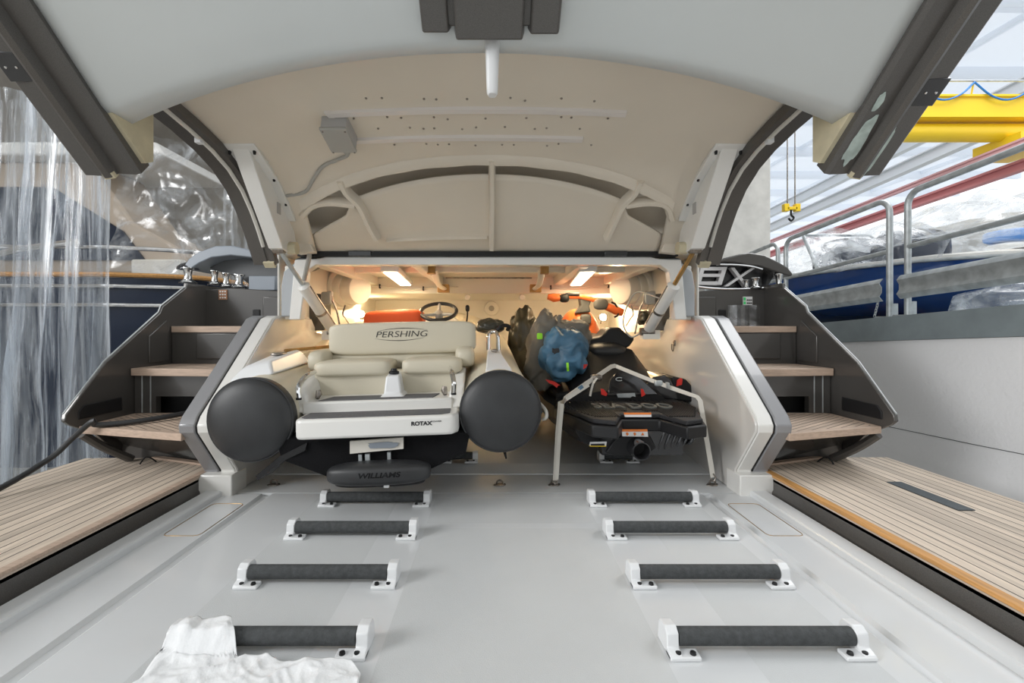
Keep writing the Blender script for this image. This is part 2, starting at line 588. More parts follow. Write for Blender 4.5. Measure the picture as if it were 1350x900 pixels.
cheek = [(2.82, 0.925), (2.75, 0.905), (2.19, 0.425), (2.165, 0.385), (2.17, 0.35), (2.355, 0.115), (2.36, 0.0), (3.2, 0.0), (3.3, 0.925)]
side_name = {-1: 'left', 1: 'right'}
for s in (-1, 1):
    m = MB()
    m.prism(cheek, 'x', s * 1.385, s * 1.462, 0)
    m.prism([(y + 0.006, z - 0.004) for y, z in cheek], 'x', s * 1.372, s * 1.386, 1)
    m.prism(cheek, 'x', s * 1.300, s * 1.374, 2)
    inner = [(2.823, 0.922), (2.752, 0.903), (2.192, 0.423), (2.167, 0.385), (2.172, 0.35), (2.357, 0.116), (2.36, 0.0), (5.3, 0.06), (5.3, 0.80), (3.40, 0.82), (3.30, 0.915)]
    m.prism(inner, 'x', s * 1.288, s * 1.302, 3)
    m.box(*sorted((s * 1.285, s * 1.475)), 2.30, 2.44, -0.02, 0.105, 2)
    struct(m.build('wall_' + side_name[s], [M['jamb'], M['black'], M['whitesolid'], M['gloss']], bevel=0.006, angle=30))
    # ledge and upper inner wall of the garage
    g = MB()
    g.box(*sorted((s * 1.295, s * 1.34)), 3.28, 5.3, 0.58, 0.80)
    g.box(*sorted((s * 1.33, s * 1.345)), 2.90, 5.3, 0.60, 1.32)
    g.box(*sorted((s * 1.17, s * 1.28)), 2.86, 2.90, 0.90, 1.24)
    g.box(*sorted((s * 1.346, s * 1.425)), 3.32, 5.3, 0.60, 1.22, 1)
    struct(g.build('wall_garage_' + side_name[s], [M['creamw'], M['dark']], bevel=0.008))
# back wall, ceiling with beam
g = MB().box(-1.34, 1.34, 5.20, 5.3, 0.0, 1.20)
g.box(-1.34, 1.34, 5.08, 5.2, 0.62, 0.66)
struct(g.build('wall_back', M['creamw']))
g = MB()
g.box(-1.34, 1.34, 2.86, 5.3, 1.315, 1.34)
g.box(-1.34, 1.34, 4.20, 5.3, 1.165, 1.32)
for x0, x1 in ((-0.50, -0.44), (0.58, 0.66), (-1.12, -1.04), (1.04, 1.12)):
    g.box(x0, x1, 2.95, 4.2, 1.245, 1.32)
g.box(-1.2, 1.2, 3.50, 3.56, 1.275, 1.32)
struct(g.build('ceiling', M['creamw'], bevel=0.006))
# opening frame: head bar with sloped corners, two posts
fr = MB()
fr.prism([(-1.155, 0.90), (-1.115, 1.20), (-1.06, 1.238), (1.06, 1.238), (1.115, 1.20), (1.155, 0.90), (1.225, 0.90), (1.19, 1.27), (1.05, 1.275), (1.0, 1.288),
          (-1.0, 1.288), (-1.05, 1.275), (-1.19, 1.27), (-1.225, 0.90)], 'y', 2.80, 2.87)
struct(fr.build('trim_3', M['whitesolid'], bevel=0.006))
for s, nm in ((-1, 'trim_4'), (1, 'trim_5')):
    p = MB().prism([(s * 1.21, 0.92), (s * 1.288, 0.92), (s * 1.288, 1.11), (s * 1.272, 1.20), (s * 1.21, 1.25), (s * 1.18, 1.25)], 'y', 2.83, 2.98)
    p.prism([(s * 1.18, 1.235), (s * 1.26, 1.22), (s * 1.23, 1.29), (s * 1.12, 1.32), (s * 1.10, 1.28)], 'y', 2.9, 3.1, 1)
    struct(p.build(nm, [M['post'], M['darkgrey']], bevel=0.008))

# hangar: floor, left wall, roof, pillar, pit wall on the right
struct(MB().box(-20, 30, -12, 30, -1.7, -1.6).build('floor_hangar', M['concrete']))
hw = MB().box(-9.2, -9.0, -3, 13, -1.6, 1.9)
hw.box(-9.2, -9.0, -3, 13, 3.3, 7.5)
for k in range(9):
    hw.box(-9.25, -8.9, -3 + 2 * k, -2.75 + 2 * k, 1.85, 3.35)
hw.box(-9.2, 3.4, 12.8, 13, -1.6, 8.5)
struct(hw.build('wall_hangar_left', M['wallb']))
struct(MB().box(-0.5, 14, -9.2, -9.0, -1.6, 8.7).box(-9.2, -0.5, -9.2, -9.0, 3.8, 8.7).build('wall_rear_blocker', M['concrete']))  # unseen wall added to block light from behind, gate lets some through
rf = MB().box(2, 26, 4, 40, 8.62, 8.63)
for k in range(12):
    rf.box(2, 26, 4.5 + 3 * k, 4.7 + 3 * k, 8.25, 8.6)
for k in range(5):
    rf.box(5 + 4 * k, 5.12 + 4 * k, 4, 40, 8.45, 8.6)
struct(rf.build('ceiling_hangar', M['skylight']))
struct(MB().box(-9.2, 2, -9, 13, 8.6, 8.7).build('ceiling_sky_blocker', M['roof']))  # unseen roof added over the boat to block the sky
struct(MB().box(3.35, 4.27, 7.0, 7.8, -1.6, 8.5).build('wall_pillar', M['concrete'], bevel=0.02))
def slope(Y, z):
    return z - 0.055 * (Y - 2.5)
pw = MB()
pw.prism([(0.2, -1.6), (0.2, slope(0.2, 0.80)), (9, slope(9, 0.80)), (9, -1.6)], 'x', 2.90, 3.3)
struct(pw.build('wall_pit', M['plaster']))
pb = MB().prism([(0.2, slope(0.2, 0.802)), (0.2, slope(0.2, 0.975)), (9, slope(9, 0.975)), (9, slope(9, 0.802))], 'x', 2.885, 3.35)
pb.prism([(0.2, slope(0.2, 0.90)), (0.2, slope(0.2, 0.905)), (9, slope(9, 0.905)), (9, slope(9, 0.90))], 'x', 3.3, 9.0)
struct(pb.build('trim_6', M['band']))
struct(MB().tube([(2.899, 2.3, 0.175), (2.899, 2.7, 0.155), (2.899, 3.3, 0.133), (2.899, 4.2, 0.10)], 0.0025, 5).build('trim_7', M['darkgrey']))

# ================================================================ SWIM DECKS beside the ramp
for s in (-1, 1):
    sd = side_name[s]
    t = thing('swim_deck', ('teak planked swim deck left of the ramp, under the black hose' if s < 0 else
              'teak planked swim deck right of the ramp, with orange varnished edge board'), 'deck', (s * 1.9, 1.4, 0.0), 'swim decks')
    xo, xi = s * 2.30, s * 1.452
    yb = 2.46
    b = MB().prism([(xi, 0.0), (xo, 0.0), (xo, 2.62 if s > 0 else 2.60), (s * 1.9, 2.62), (xi, yb)], 'z', 0.07, 0.106)
    b.build('deck_boards', M['teakL'], t, bevel=0.003)
    if s > 0:
        MB().box(1.446, 1.487, 0.0, yb - 0.02, 0.093, 0.107).build('edge_board', M['varnish'], t, bevel=0.004)
    else:
        MB().box(-1.487, -1.446, 0.0, yb - 0.02, 0.093, 0.107).build('edge_board', M['teakP'], t, bevel=0.004)
    # margin board at the foot of the steps
    MB().strip([(s * 1.46, yb - 0.012, 0.112), (s * 1.9, 2.60, 0.112)], (0, 1, 0), 0.035, 0.01).build('margin_board', M['teakP'], t)
    f = MB()
    f.prism([(s * 1.452, 0.085), (s * 1.472, 0.085), (s * 1.60, 0.07), (s * 1.60, -0.16), (s * 1.445, -0.16), (s * 1.445, 0.02), (s * 1.452, 0.03)], 'y', 0.0, yb)
    f.box(*sorted((s * 1.60, s * 2.28)), 0.0, 2.58, -0.12, 0.07)
    f.build('side_fascia', M['dark2'], t)
    if s > 0:
        d = MB().prism([(1.93, 1.85), (2.00, 1.85), (2.00, 2.19), (1.93, 2.19)], 'z', 0.107, 0.1105)
        d.build('drain_plate', M['drain'], t)
    # small rubber loop hinge by the wing foot
    MB().tube(spline([(s * 1.83, 2.52, 0.108), (s * 1.845, 2.50, 0.135), (s * 1.87, 2.49, 0.14), (s * 1.89, 2.48, 0.108)], 4), 0.004, 6).build('loop', M['black'], t)

# ================================================================ STAIRS in the quarters
def stair(s):
    xw = 2.09 if s < 0 else 2.03
    lab = ('left flight of three teak steps inside a dark grey hull wing, white dotted plate above' if s < 0 else
           'right flight of three teak steps inside a dark grey hull wing, green label above')
    t = thing('stern_stairway', lab, 'stairs', (s * 1.8, 2.7, 0.1), 'stern stairways')
    wing = [(2.265, 0.415), (2.26, 0.385), (2.29, 0.36), (2.44, 0.28), (2.60, 0.105), (2.75, 0.105), (3.75, 0.105), (3.75, 1.17), (3.15, 1.16), (3.14, 1.125), (2.92, 0.985), (2.90, 0.945), (2.5, 0.66)]
    MB().prism(wing, 'x', s * xw, s * (xw + 0.022)).build('side_wing', M['dark'], t, bevel=0.004)
    edge = [(2.50, 0.665), (2.90, 0.95), (2.92, 0.99), (3.14, 1.13)]
    MB().tube([(s * (xw + 0.01), y - 0.005, z + 0.002) for y, z in [(2.265, 0.42)] + edge], 0.0035, 6).build('wing_bead', M['galv'], t)
    xi = s * 1.45
    xt = s * (xw - 0.005)
    zt = [0.345, 0.612, 0.86]
    # treads: bottom one with skewed nose, slatted
    fronts = [(2.17, 2.33), (2.60, 2.66), (2.97, 2.99)]
    backs = [2.70, 3.01, 3.36]
    for (fa, fb), bk, z, h in zip(fronts, backs, zt, (0.036, 0.042, 0.040)):
        tm = M['teakT'] if s < 0 else M['teakR']
        q = [(xi, fa + 0.03), (xt, fb + 0.03), (xt, bk), (xi, bk)]
        tr = MB().prism(q, 'z', z - 0.012, z)
        o = tr.build('tread', tm, t)
        nose = MB().prism([(xi, fa), (xt, fb), (xt, fb + 0.035), (xi, fa + 0.035)], 'z', z - h, z + 0.001)
        for e0, e1 in ((xt - s * 0.03, xt), (xi, xi + s * 0.02)):
            f0 = fa + (fb - fa) * abs(e0 - xi) / abs(xt - xi)
            nose.prism([(e0, f0 + 0.03), (e1, f0 + 0.03), (e1, bk), (e0, bk)], 'z', z - 0.02, z + 0.001)
        nose.prism([(xi, bk - 0.025), (xt, bk - 0.025), (xt, bk), (xi, bk)], 'z', z - 0.02, z + 0.001)
        nose.build('tread_nosing', M['teakP'], o, bevel=0.003)
    # boxes under the treads
    b = MB().prism([(xi, 2.24), (xt, 2.38), (xt, 2.72), (xi, 2.72)], 'z', 0.30, 0.333)
    b.box(*sorted((xi, xt)), 2.60, 2.72, 0.08, 0.32)
    b.build('tread_support', M['dark'], t)
    sw = MB()
    n = 10
    rows = []
    for k in range(n + 1):
        u = k / n
        x = xi + (s * (xw - 0.02) - xi) * u
        rows.append([(x, 2.27 + 0.13 * u + (2.50 - 2.27 + 0.04) * v, 0.30 - 0.19 * v + 0.03 * math.sin(math.pi * v)) for v in [i / 8 for i in range(9)]])
    sw.grid(rows).build('lower_panel', M['dark'], t)
    MB().tube(spline([(s * (xw - 0.005), 2.35, 0.30), (s * (xw - 0.04), 2.44, 0.21), (s * (xw - 0.10), 2.55, 0.115)], 5), 0.022, 8).build('corner_fillet', M['dark2'], t)
    # risers with slot
    r = MB()
    x0, x1 = sorted((xi, xt))
    xs0 = s * 1.50
    xs1 = s * (xw - 0.13)
    a, c = sorted((xs0, xs1))
    r.box(x0, a, 2.69, 2.73, 0.33, 0.61)
    r.box(c, x1, 2.69, 2.73, 0.33, 0.61)
    r.box(a, c, 2.69, 2.73, 0.445, 0.61)
    r.box(x0, x1, 2.80, 2.82, 0.33, 0.61, 1)
    r.box(x0, x1, 3.0, 3.04, 0.60, 0.855)
    r.build('riser', [M['dark'], M['black']], t)
    for xx in (xw - 0.05, xw - 0.10):
        MB().tube([(s * xx, 2.688, 0.35), (s * xx, 2.688, 0.57)], 0.0035, 6).build('riser_bead', M['galv'], t)
    pf = MB()
    X0, X1 = sorted((s * 1.47, s * 1.92))
    pf.box(X0, X1, 2.988, 3.002, 0.645, 0.815)
    pf.build('locker_door', M['dark'], t, bevel=0.006)
    # raised field on the inside of the wing
    MB().prism([(2.80, 0.635), (2.80, 0.80), (2.95, 0.90), (2.97, 0.635)], 'x', s * (xw - 0.008), s * (xw + 0.002)).build('wing_panel', M['dark'], t, bevel=0.004)
    MB().prism([(2.33, 0.38), (2.33, 0.42), (2.36, 0.45), (2.60, 0.455), (2.60, 0.38)], 'x', s * (xw - 0.006), s * (xw + 0.002)).build('wing_recess', M['black'], t, bevel=0.004)
    # bulkhead at the top of the flight
    bh = MB().prism([(s * 1.22, 0.83), (s * (xw + 0.02), 0.83), (s * (xw + 0.02), 1.13), (s * 1.9, 1.145), (s * 1.22, 1.10)], 'y', 3.36, 3.5)
    bh.build('bulkhead', M['dark'], t, bevel=0.006)
    X0, X1 = sorted((s * 1.50, s * 1.67))
    MB().box(X0, X1, 3.350, 3.365, 0.91, 1.08).build('bulkhead_hatch', M['dark'], t, bevel=0.012, seg=3)
    X0, X1 = sorted((s * 1.69, s * 1.745))
    MB().box(X0, X1, 3.352, 3.366, 0.905, 0.985).build('handle_recess', M['black'], t, bevel=0.012, seg=3)
    X0, X1 = sorted((s * 1.50, s * 1.56))
    MB().box(s * 1.47 - 0.004, s * 1.47 + 0.004, 3.345, 3.362, 0.88, 1.12).build('pipe_trim', M['darkgrey'], t)
    if s < 0:
        pl = MB().box(PX(289, 3.36), PX(300, 3.36), 3.352, 3.361, PZ(395, 3.36), PZ(382, 3.36)).build('dotted_plate', M['brick'], t)
        d = MB()
        for i in range(3):
            for j in range(3):
                d.sq((PX(291.5 + 3.2 * i, 3.36), 3.350, PZ(384.5 + 4 * j, 3.36)), (0.006, 0.004, 0.006), 1, 1, 8, 6)
        d.build('dots', M['stickw'], pl)
    else:
        lb = MB().box(PX(979, 3.36), PX(991, 3.36), 3.350, 3.361, PZ(402, 3.36), PZ(391, 3.36)).build('label_plate', M['stickw'], t)
        MB().box(PX(979.3, 3.36), PX(982, 3.36), 3.347, 3.351, PZ(396, 3.36), PZ(392, 3.36)).box(PX(979.3, 3.36), PX(982, 3.36), 3.347, 3.351, PZ(401, 3.36), PZ(397.5, 3.36)).build('green_mark', M['green'], lb)
        mk = MB()
        for j in range(2):
            for i in range(4):
                mk.box(PX(983.6 + 1.8 * i, 3.36), PX(984.7 + 1.8 * i, 3.36), 3.347, 3.351, PZ(396.5 + 4 * j, 3.36), PZ(394.6 + 4 * j, 3.36))
        mk.build('print', M['ink'], lb)
        fl = MB()
        rows = []
        for i in range(13):
            x = PX(960 + 44 * i / 12, 3.33)
            rows.append([(x, 3.335 + 0.012 * math.sin(i * 1.7), PZ(402 + 33 * j / 6, 3.33)) for j in range(7)])
        fl.grid(rows).build('protective_film', M['filmx'], t)
    return t
for s in (-1, 1):
    stair(s)

# casings and chrome fairleads on top of the wings
t = thing('fairlead_cover', 'grey-blue curved casing over the left chrome rollers', 'casing', P(305, 365, 3.5))
Y = 3.42
arm = [(249, 352), (256, 342), (268, 334), (290, 326), (312, 325.5), (335, 331), (352, 333), (372, 338), (372, 352), (338, 341), (310, 338), (285, 341), (268, 349), (258, 356), (250, 356)]
MB().prism([(PX(a, Y), PZ(b, Y)) for a, b in arm], 'y', Y - 0.06, Y + 0.25).build('arm', M['bluesoft'], t, bevel=0.008)
body = [(268, 350), (290, 343), (312, 339), (340, 343), (372, 352), (372, 384), (332, 378), (318, 366), (285, 357)]
MB().prism([(PX(a, Y + .1), PZ(b, Y + .1)) for a, b in body], 'y', Y + 0.1, Y + 0.3).build('housing', M['darkgrey'], t, bevel=0.006)
MB().box(PX(337, 3.5), PX(371, 3.5), 3.40, 3.6, PZ(384, 3.5), PZ(365.5, 3.5)).build('cover_step', M['bluesoft'], t, bevel=0.006)
MB().lathe([(0.0, 0.03), (0.05, 0.01), (0.07, -0.01), (0.075, -0.03), (0.0, -0.03)], P(248, 350, Y), seg=20).build('end_cap', M['blackg'], t)
t = thing('fairlead_cover', 'black curved casing with big chrome letters, over the right rollers', 'casing', P(975, 365, 3.5))
cap = [(942, 347), (948, 342), (968, 337), (980, 335), (1000, 338), (1018, 347), (1030, 354), (1037, 363), (1034, 366), (1018, 361), (995, 353), (960, 348)]
MB().prism([(PX(a, Y), PZ(b, Y)) for a, b in cap], 'y', Y - 0.08, Y + 0.25).build('hood', M['dark'], t, bevel=0.01)
MB().tube(spline([P(944, 348.5, Y - .09), P(970, 349, Y - .09), P(990, 351, Y - .09), P(1005, 355, Y - .09)], 4), 0.007, 8).build('hood_rail', M['chrome'], t)
bdy = [(914, 343), (944, 348), (1000, 353), (1022, 362), (1012, 378), (960, 379), (914, 376)]
MB().prism([(PX(a, Y + .06), PZ(b, Y + .06)) for a, b in bdy], 'y', Y + 0.06, Y + 0.28).build('housing', M['blackg'], t, bevel=0.006)
MB().tube(spline([P(914, 377, 3.36), P(940, 380, 3.36), P(975, 381, 3.36), P(1012, 379, 3.36)], 4), 0.008, 8).build('base_rail', M['chrome'], t)
yl = Y + 0.01
def q(pts, y=yl):
    return [(PX(a, y), PZ(b, y)) for a, b in pts]
d8 = MB()
for bar in ([(925, 352), (957, 352), (955.5, 356.5), (923.5, 356.5)], [(921, 361), (953, 361), (952, 365), (920, 365)], [(918, 371), (950, 371), (946, 376), (917, 375)],
            [(923.5, 352), (928.5, 352), (922, 375.5), (916, 375)], [(952, 352), (957.5, 352), (950, 375.5), (944, 375.5)]):
    k8 = 0.004 if abs(bar[0][0] - bar[1][0]) < 10 else 0.0
    d8.prism(q(bar), 'y', yl - 0.012 - k8, yl + 0.03 + k8)
d8.build('lettering', M['silver'], t)
dx = MB()
dx.prism(q([(962, 353), (967, 353), (986, 378), (981, 378)]), 'y', yl - 0.014, yl + 0.03)
dx.prism(q([(990, 353), (995.5, 353), (959, 377.5), (953.5, 377.5)]), 'y', yl - 0.012, yl + 0.03)
dx.build('lettering', M['silver'], t)
# chrome rollers
def fairlead(px, y0, y1, w, Y, lab):
    zb, zt = PZ(y1, Y), PZ(y0, Y)
    h = zt - zb
    r = w * Y / F / 2
    t = thing('fairlead_roller', lab, 'deck roller', (PX(px, Y), Y, zb), 'chrome fairlead rollers')
    MB().lathe([(0, 0), (r * 1.25, 0), (r * 1.2, h * .06), (r * .72, h * .2), (r * .62, h * .5), (r * .8, h * .85), (r * 1.1, h * .96), (r * 1.1, h), (0, h)], (PX(px, Y), Y, zb), seg=18).build('spool', M['chrome'], t)
    MB().lathe([(0, -0.01), (r * 1.5, -0.01), (r * 1.5, 0.0), (0, 0.0)], (PX(px, Y), Y, zb), seg=18).build('base_ring', M['blackg'], t)
fairlead(248, 353, 372, 14, 3.38, 'tall chrome roller under the tip of the left casing')
fairlead(283, 357, 374, 11, 3.42, 'second chrome roller from the left wing tip, under the casing')
fairlead(298, 360, 377, 10, 3.42, 'third chrome roller from the left wing tip, under the casing')
fairlead(315, 362, 378, 14, 3.44, 'short chrome roller on a black base under the left casing, nearest the garage')
fairlead(1027, 361, 383, 11, 3.38, 'tall chrome roller under the tip of the right casing')
fairlead(996, 366, 379, 10, 3.36, 'flared chrome roller just right of the chrome letter')
fairlead(984, 369, 380, 8, 3.40, 'small chrome roller partly behind the chrome letter')
# black hose from left step
tag(MB().tube(spline([(-1.60, 2.79, 0.395), (-1.66, 2.62, 0.375), (-1.80, 2.40, 0.363), (-1.95, 2.285, 0.363), P(122, 555, 2.26), P(95, 578, 2.27), P(60, 608, 2.20), (-2.15, 1.90, 0.122), (-2.2, 1.4, 0.122), (-2.25, 0.9, 0.122)], 6), 0.0135, 10).build('water_hose', M['rubber']),
    'black hose from the left step slot down over the teak deck', 'hose')

# ================================================================ TRANSOM HATCH, raised
H = thing('transom_hatch', 'raised garage hatch, cream inside, white outer panel with dark grey side strips', 'hatch', (0, 2.79, 1.30))
ST = [(1.30, 1.89), (1.45, 1.868), (1.8, 1.79), (2.1, 1.728), (2.25, 1.690), (2.35, 1.640), (2.45, 1.570), (2.55, 1.485), (2.65, 1.40), (2.78, 1.295)]
def SZ(Y, x=0.0):
    return sum(lerp_tab(ST, Y + d) for d in (-0.06, -0.03, 0, 0.03, 0.06)) / 5 - 0.006 * x * x
def SN(Y):
    dz = (SZ(Y + .02) - SZ(Y - .02)) / 0.04
    return Vector((0, dz, -1)).normalized()       # outward, towards aft and down
def yarc(x):
    return 2.26 + 0.24 * x * x
# outer liner
rows = []
N = 60
for i in range(N + 1):
    x = -1.25 + 2.5 * i / N
    e = 2.78 if abs(x) > 1.03 else yarc(x)
    rows.append([(x, 1.38 + (e - 1.38) * j / 16, SZ(1.38 + (e - 1.38) * j / 16, x)) for j in range(17)])
liner = MB().grid(rows).build('inner_liner', M['cream'], H, solid=0.012, angle=60)
rows = []
for i in range(N + 1):
    x = -1.04 + 2.08 * i / N
    e = yarc(x) + (0.075 if abs(x) < 0.74 else 0.075 + 0.06 * min(1, (abs(x) - 0.74) / 0.06))
    r = []
    for j in range(13):
        y = e + (2.80 - e) * j / 12
        r.append((x, y + 0.030, SZ(min(y, 2.78), x) + 0.004))
    rows.append(r)
MB().grid(rows).build('recessed_panel', M['cream'], H, solid=0.01, angle=60)
# outer skin of the hatch top
rows = []
for i in range(13):
    x = -1.30 + 2.6 * i / 12
    rows.append([(x, y + 0.10, SZ(min(y, 2.78), 0) + 0.13) for y in (1.38, 1.7, 2.0, 2.25, 2.4, 2.55, 2.7, 2.80)])
MB().grid(rows).build('top_skin', M['cream'], H, solid=0.02, angle=60)
for s in (-1, 1):
    MB().grid([[(s * 1.30, y + d, SZ(min(y, 2.78), 0) + dz) for d, dz in ((0, 0.0), (.1, .13))] for y in (1.38, 1.7, 2.0, 2.25, 2.4, 2.55, 2.7, 2.80)]).build('skin_side', M['dark2'], H, solid=0.01)
# lip along the arch, with small notches
def lip(x0, x1, name, w=0.05, h=0.022):
    secs = []
    n = 40
    for i in range(n + 1):
        x = x0 + (x1 - x0) * i / n
        y = yarc(x)
        c = Vector((x, y - 0.012, SZ(y - 0.012, x)))
        nn = SN(y)
        tn = Vector((0, 1, (SZ(y + .02) - SZ(y - .02)) / 0.04)).normalized()
        hh = h * (1.0 + 0.12 * math.sin(x * 26))
        secs.append([c - tn * w * .9, c - tn * w * .5 + nn * hh * .6, c + nn * hh, c + tn * w * .5 + nn * hh, c + tn * w * .5 - nn * 0.02, c - tn * w * .8 - nn * 0.02])
    return MB().loft(secs).build(name, M['cream'], H, angle=60)
lip(-1.02, 1.02, 'arch_lip')
def rib(pts, w, h, name='rib'):
    secs = []
    q = spline([(a, b, 0) for a, b in pts], 5)
    for i, p in enumerate(q):
        d = (q[min(i + 1, len(q) - 1)] - q[max(i - 1, 0)]).normalized()
        tn = Vector((d.x, d.y, d.y * (SZ(p.y + .02) - SZ(p.y - .02)) / 0.04)).normalized()
        nn = SN(p.y)
        a = tn.cross(nn).normalized()
        c = Vector((p.x, p.y + 0.01, SZ(p.y, p.x) + 0.02))
        secs.append([c - a * w / 2, c - a * w * .42 + nn * h * .8, c - a * w * .25 + nn * h, c + a * w * .25 + nn * h, c + a * w * .42 + nn * h * .8, c + a * w / 2])
    return MB().loft(secs).build(name, M['cream'], H, angle=50)
rib([(0.03, 2.24), (0.03, 2.5), (0.025, 2.74)], 0.036, 0.050)
rib([(-0.76, 2.37), (-0.745, 2.44), (-0.70, 2.50), (-0.675, 2.60), (-0.65, 2.68)], 0.042, 0.052)
rib([(0.80, 2.37), (0.79, 2.44), (0.745, 2.50), (0.72, 2.60), (0.70, 2.68)], 0.042, 0.052)
rib([(-0.72, 2.50), (-0.85, 2.485), (-0.95, 2.50), (-1.03, 2.55)], 0.04, 0.05)
rib([(0.76, 2.50), (0.88, 2.485), (0.98, 2.50), (1.04, 2.57)], 0.04, 0.05)
# flat moulding low in the recess
rib([(-0.6, 2.70), (-0.3, 2.69), (0, 2.685)], 0.012, 0.026, 'panel_crease')
# battens
def batten(x0, x1, Y, name='batten'):
    secs = []
    for i in range(13):
        x = x0 + (x1 - x0) * i / 12
        y = Y + 0.035 * (x / 0.8) ** 2
        z = SZ(y, x)
        secs.append([(x, y - 0.016, z + 0.004), (x, y - 0.014, z - 0.016), (x, y + 0.014, z - 0.020), (x, y + 0.016, z + 0.0)])
    return MB().loft(secs).build(name, M['batten'], H)
b1 = batten(-0.66, 0.60, 1.90)
MB().loft([[(x0, y, SZ(y, x0) + .004), (x0 + .003, y, SZ(y, x0) - .018), (x0 + .027, y, SZ(y, x0) - .018), (x0 + .03, y, SZ(y, x0) + .004)] for x0, y in ((-.672, 1.905), (-.655, 1.965))]).build('batten_end', M['batten'], b1)
batten(-0.60, 0.45, 2.085)
# screw heads on the liner
scr = None
for row, (Y, xl) in enumerate(((1.84, [-.47, -.41, -.24, -.185, -.06, .115, .17, .32, .45]), (1.955, [-.56, -.42, -.36, -.21, -.155, .01, .18, .33, .38, .53]),
                               (2.02, [-.47, -.33, -.275, -.22, -.10, -.04, .085, .225, .28, .43]), (2.135, [-.43, -.28, -.225, -.17, -.05, .08, .14, .29, .34, .50]))):
    for x in xl:
        x += random.uniform(-.006, .006)
        y = Y + random.uniform(-.008, .012)
        p = Vector((x, y, SZ(y, x) - 0.006))
        if scr is None:
            scr = MB().lathe([(0, -0.006), (0.0045, -0.004), (0.0055, 0.002), (0, 0.002)], (0, 0, 0), seg=8).build('screw_head', M['steel'], H, world=False)
            scr.location = p - ORG[H.name]
        else:
            copy_part(scr, H, p - ORG[H.name])
# junction box and its cable
jb = MB()
bx = Matrix.Translation(P(447, 180, 2.0)) @ Matrix.Rotation(R(-16), 4, 'X')
jb.box(-0.055, 0.055, -0.075, 0.075, -0.012, 0.06, mat=bx)
j = jb.build('junction_box', M['box'], H, bevel=0.006)
l = MB().box(-0.058, 0.058, -0.078, 0.078, -0.026, -0.012, mat=bx).build('lid', M['hoseg'], j, bevel=0.004)
ss = MB()
for a in (-0.048, 0.048):
    for b in (-0.068, 0.068):
        ss.lathe([(0, -0.030), (0.004, -0.029), (0.005, -0.026), (0, -0.026)], bx @ Vector((a, b, 0)), seg=8)
ss.build('screws', M['steel'], j)
cp = [P(455, 201, 2.10)] + [Vector((PX(a, y), y, SZ(y) - 0.018)) for a, y in ((459, 2.14), (458, 2.20), (444, 2.235), (425, 2.28), (412, 2.36), (402, 2.42), (378, 2.44))]
MB().tube(spline(cp, 5), 0.009, 8).build('cable', M['hoseg'], j)

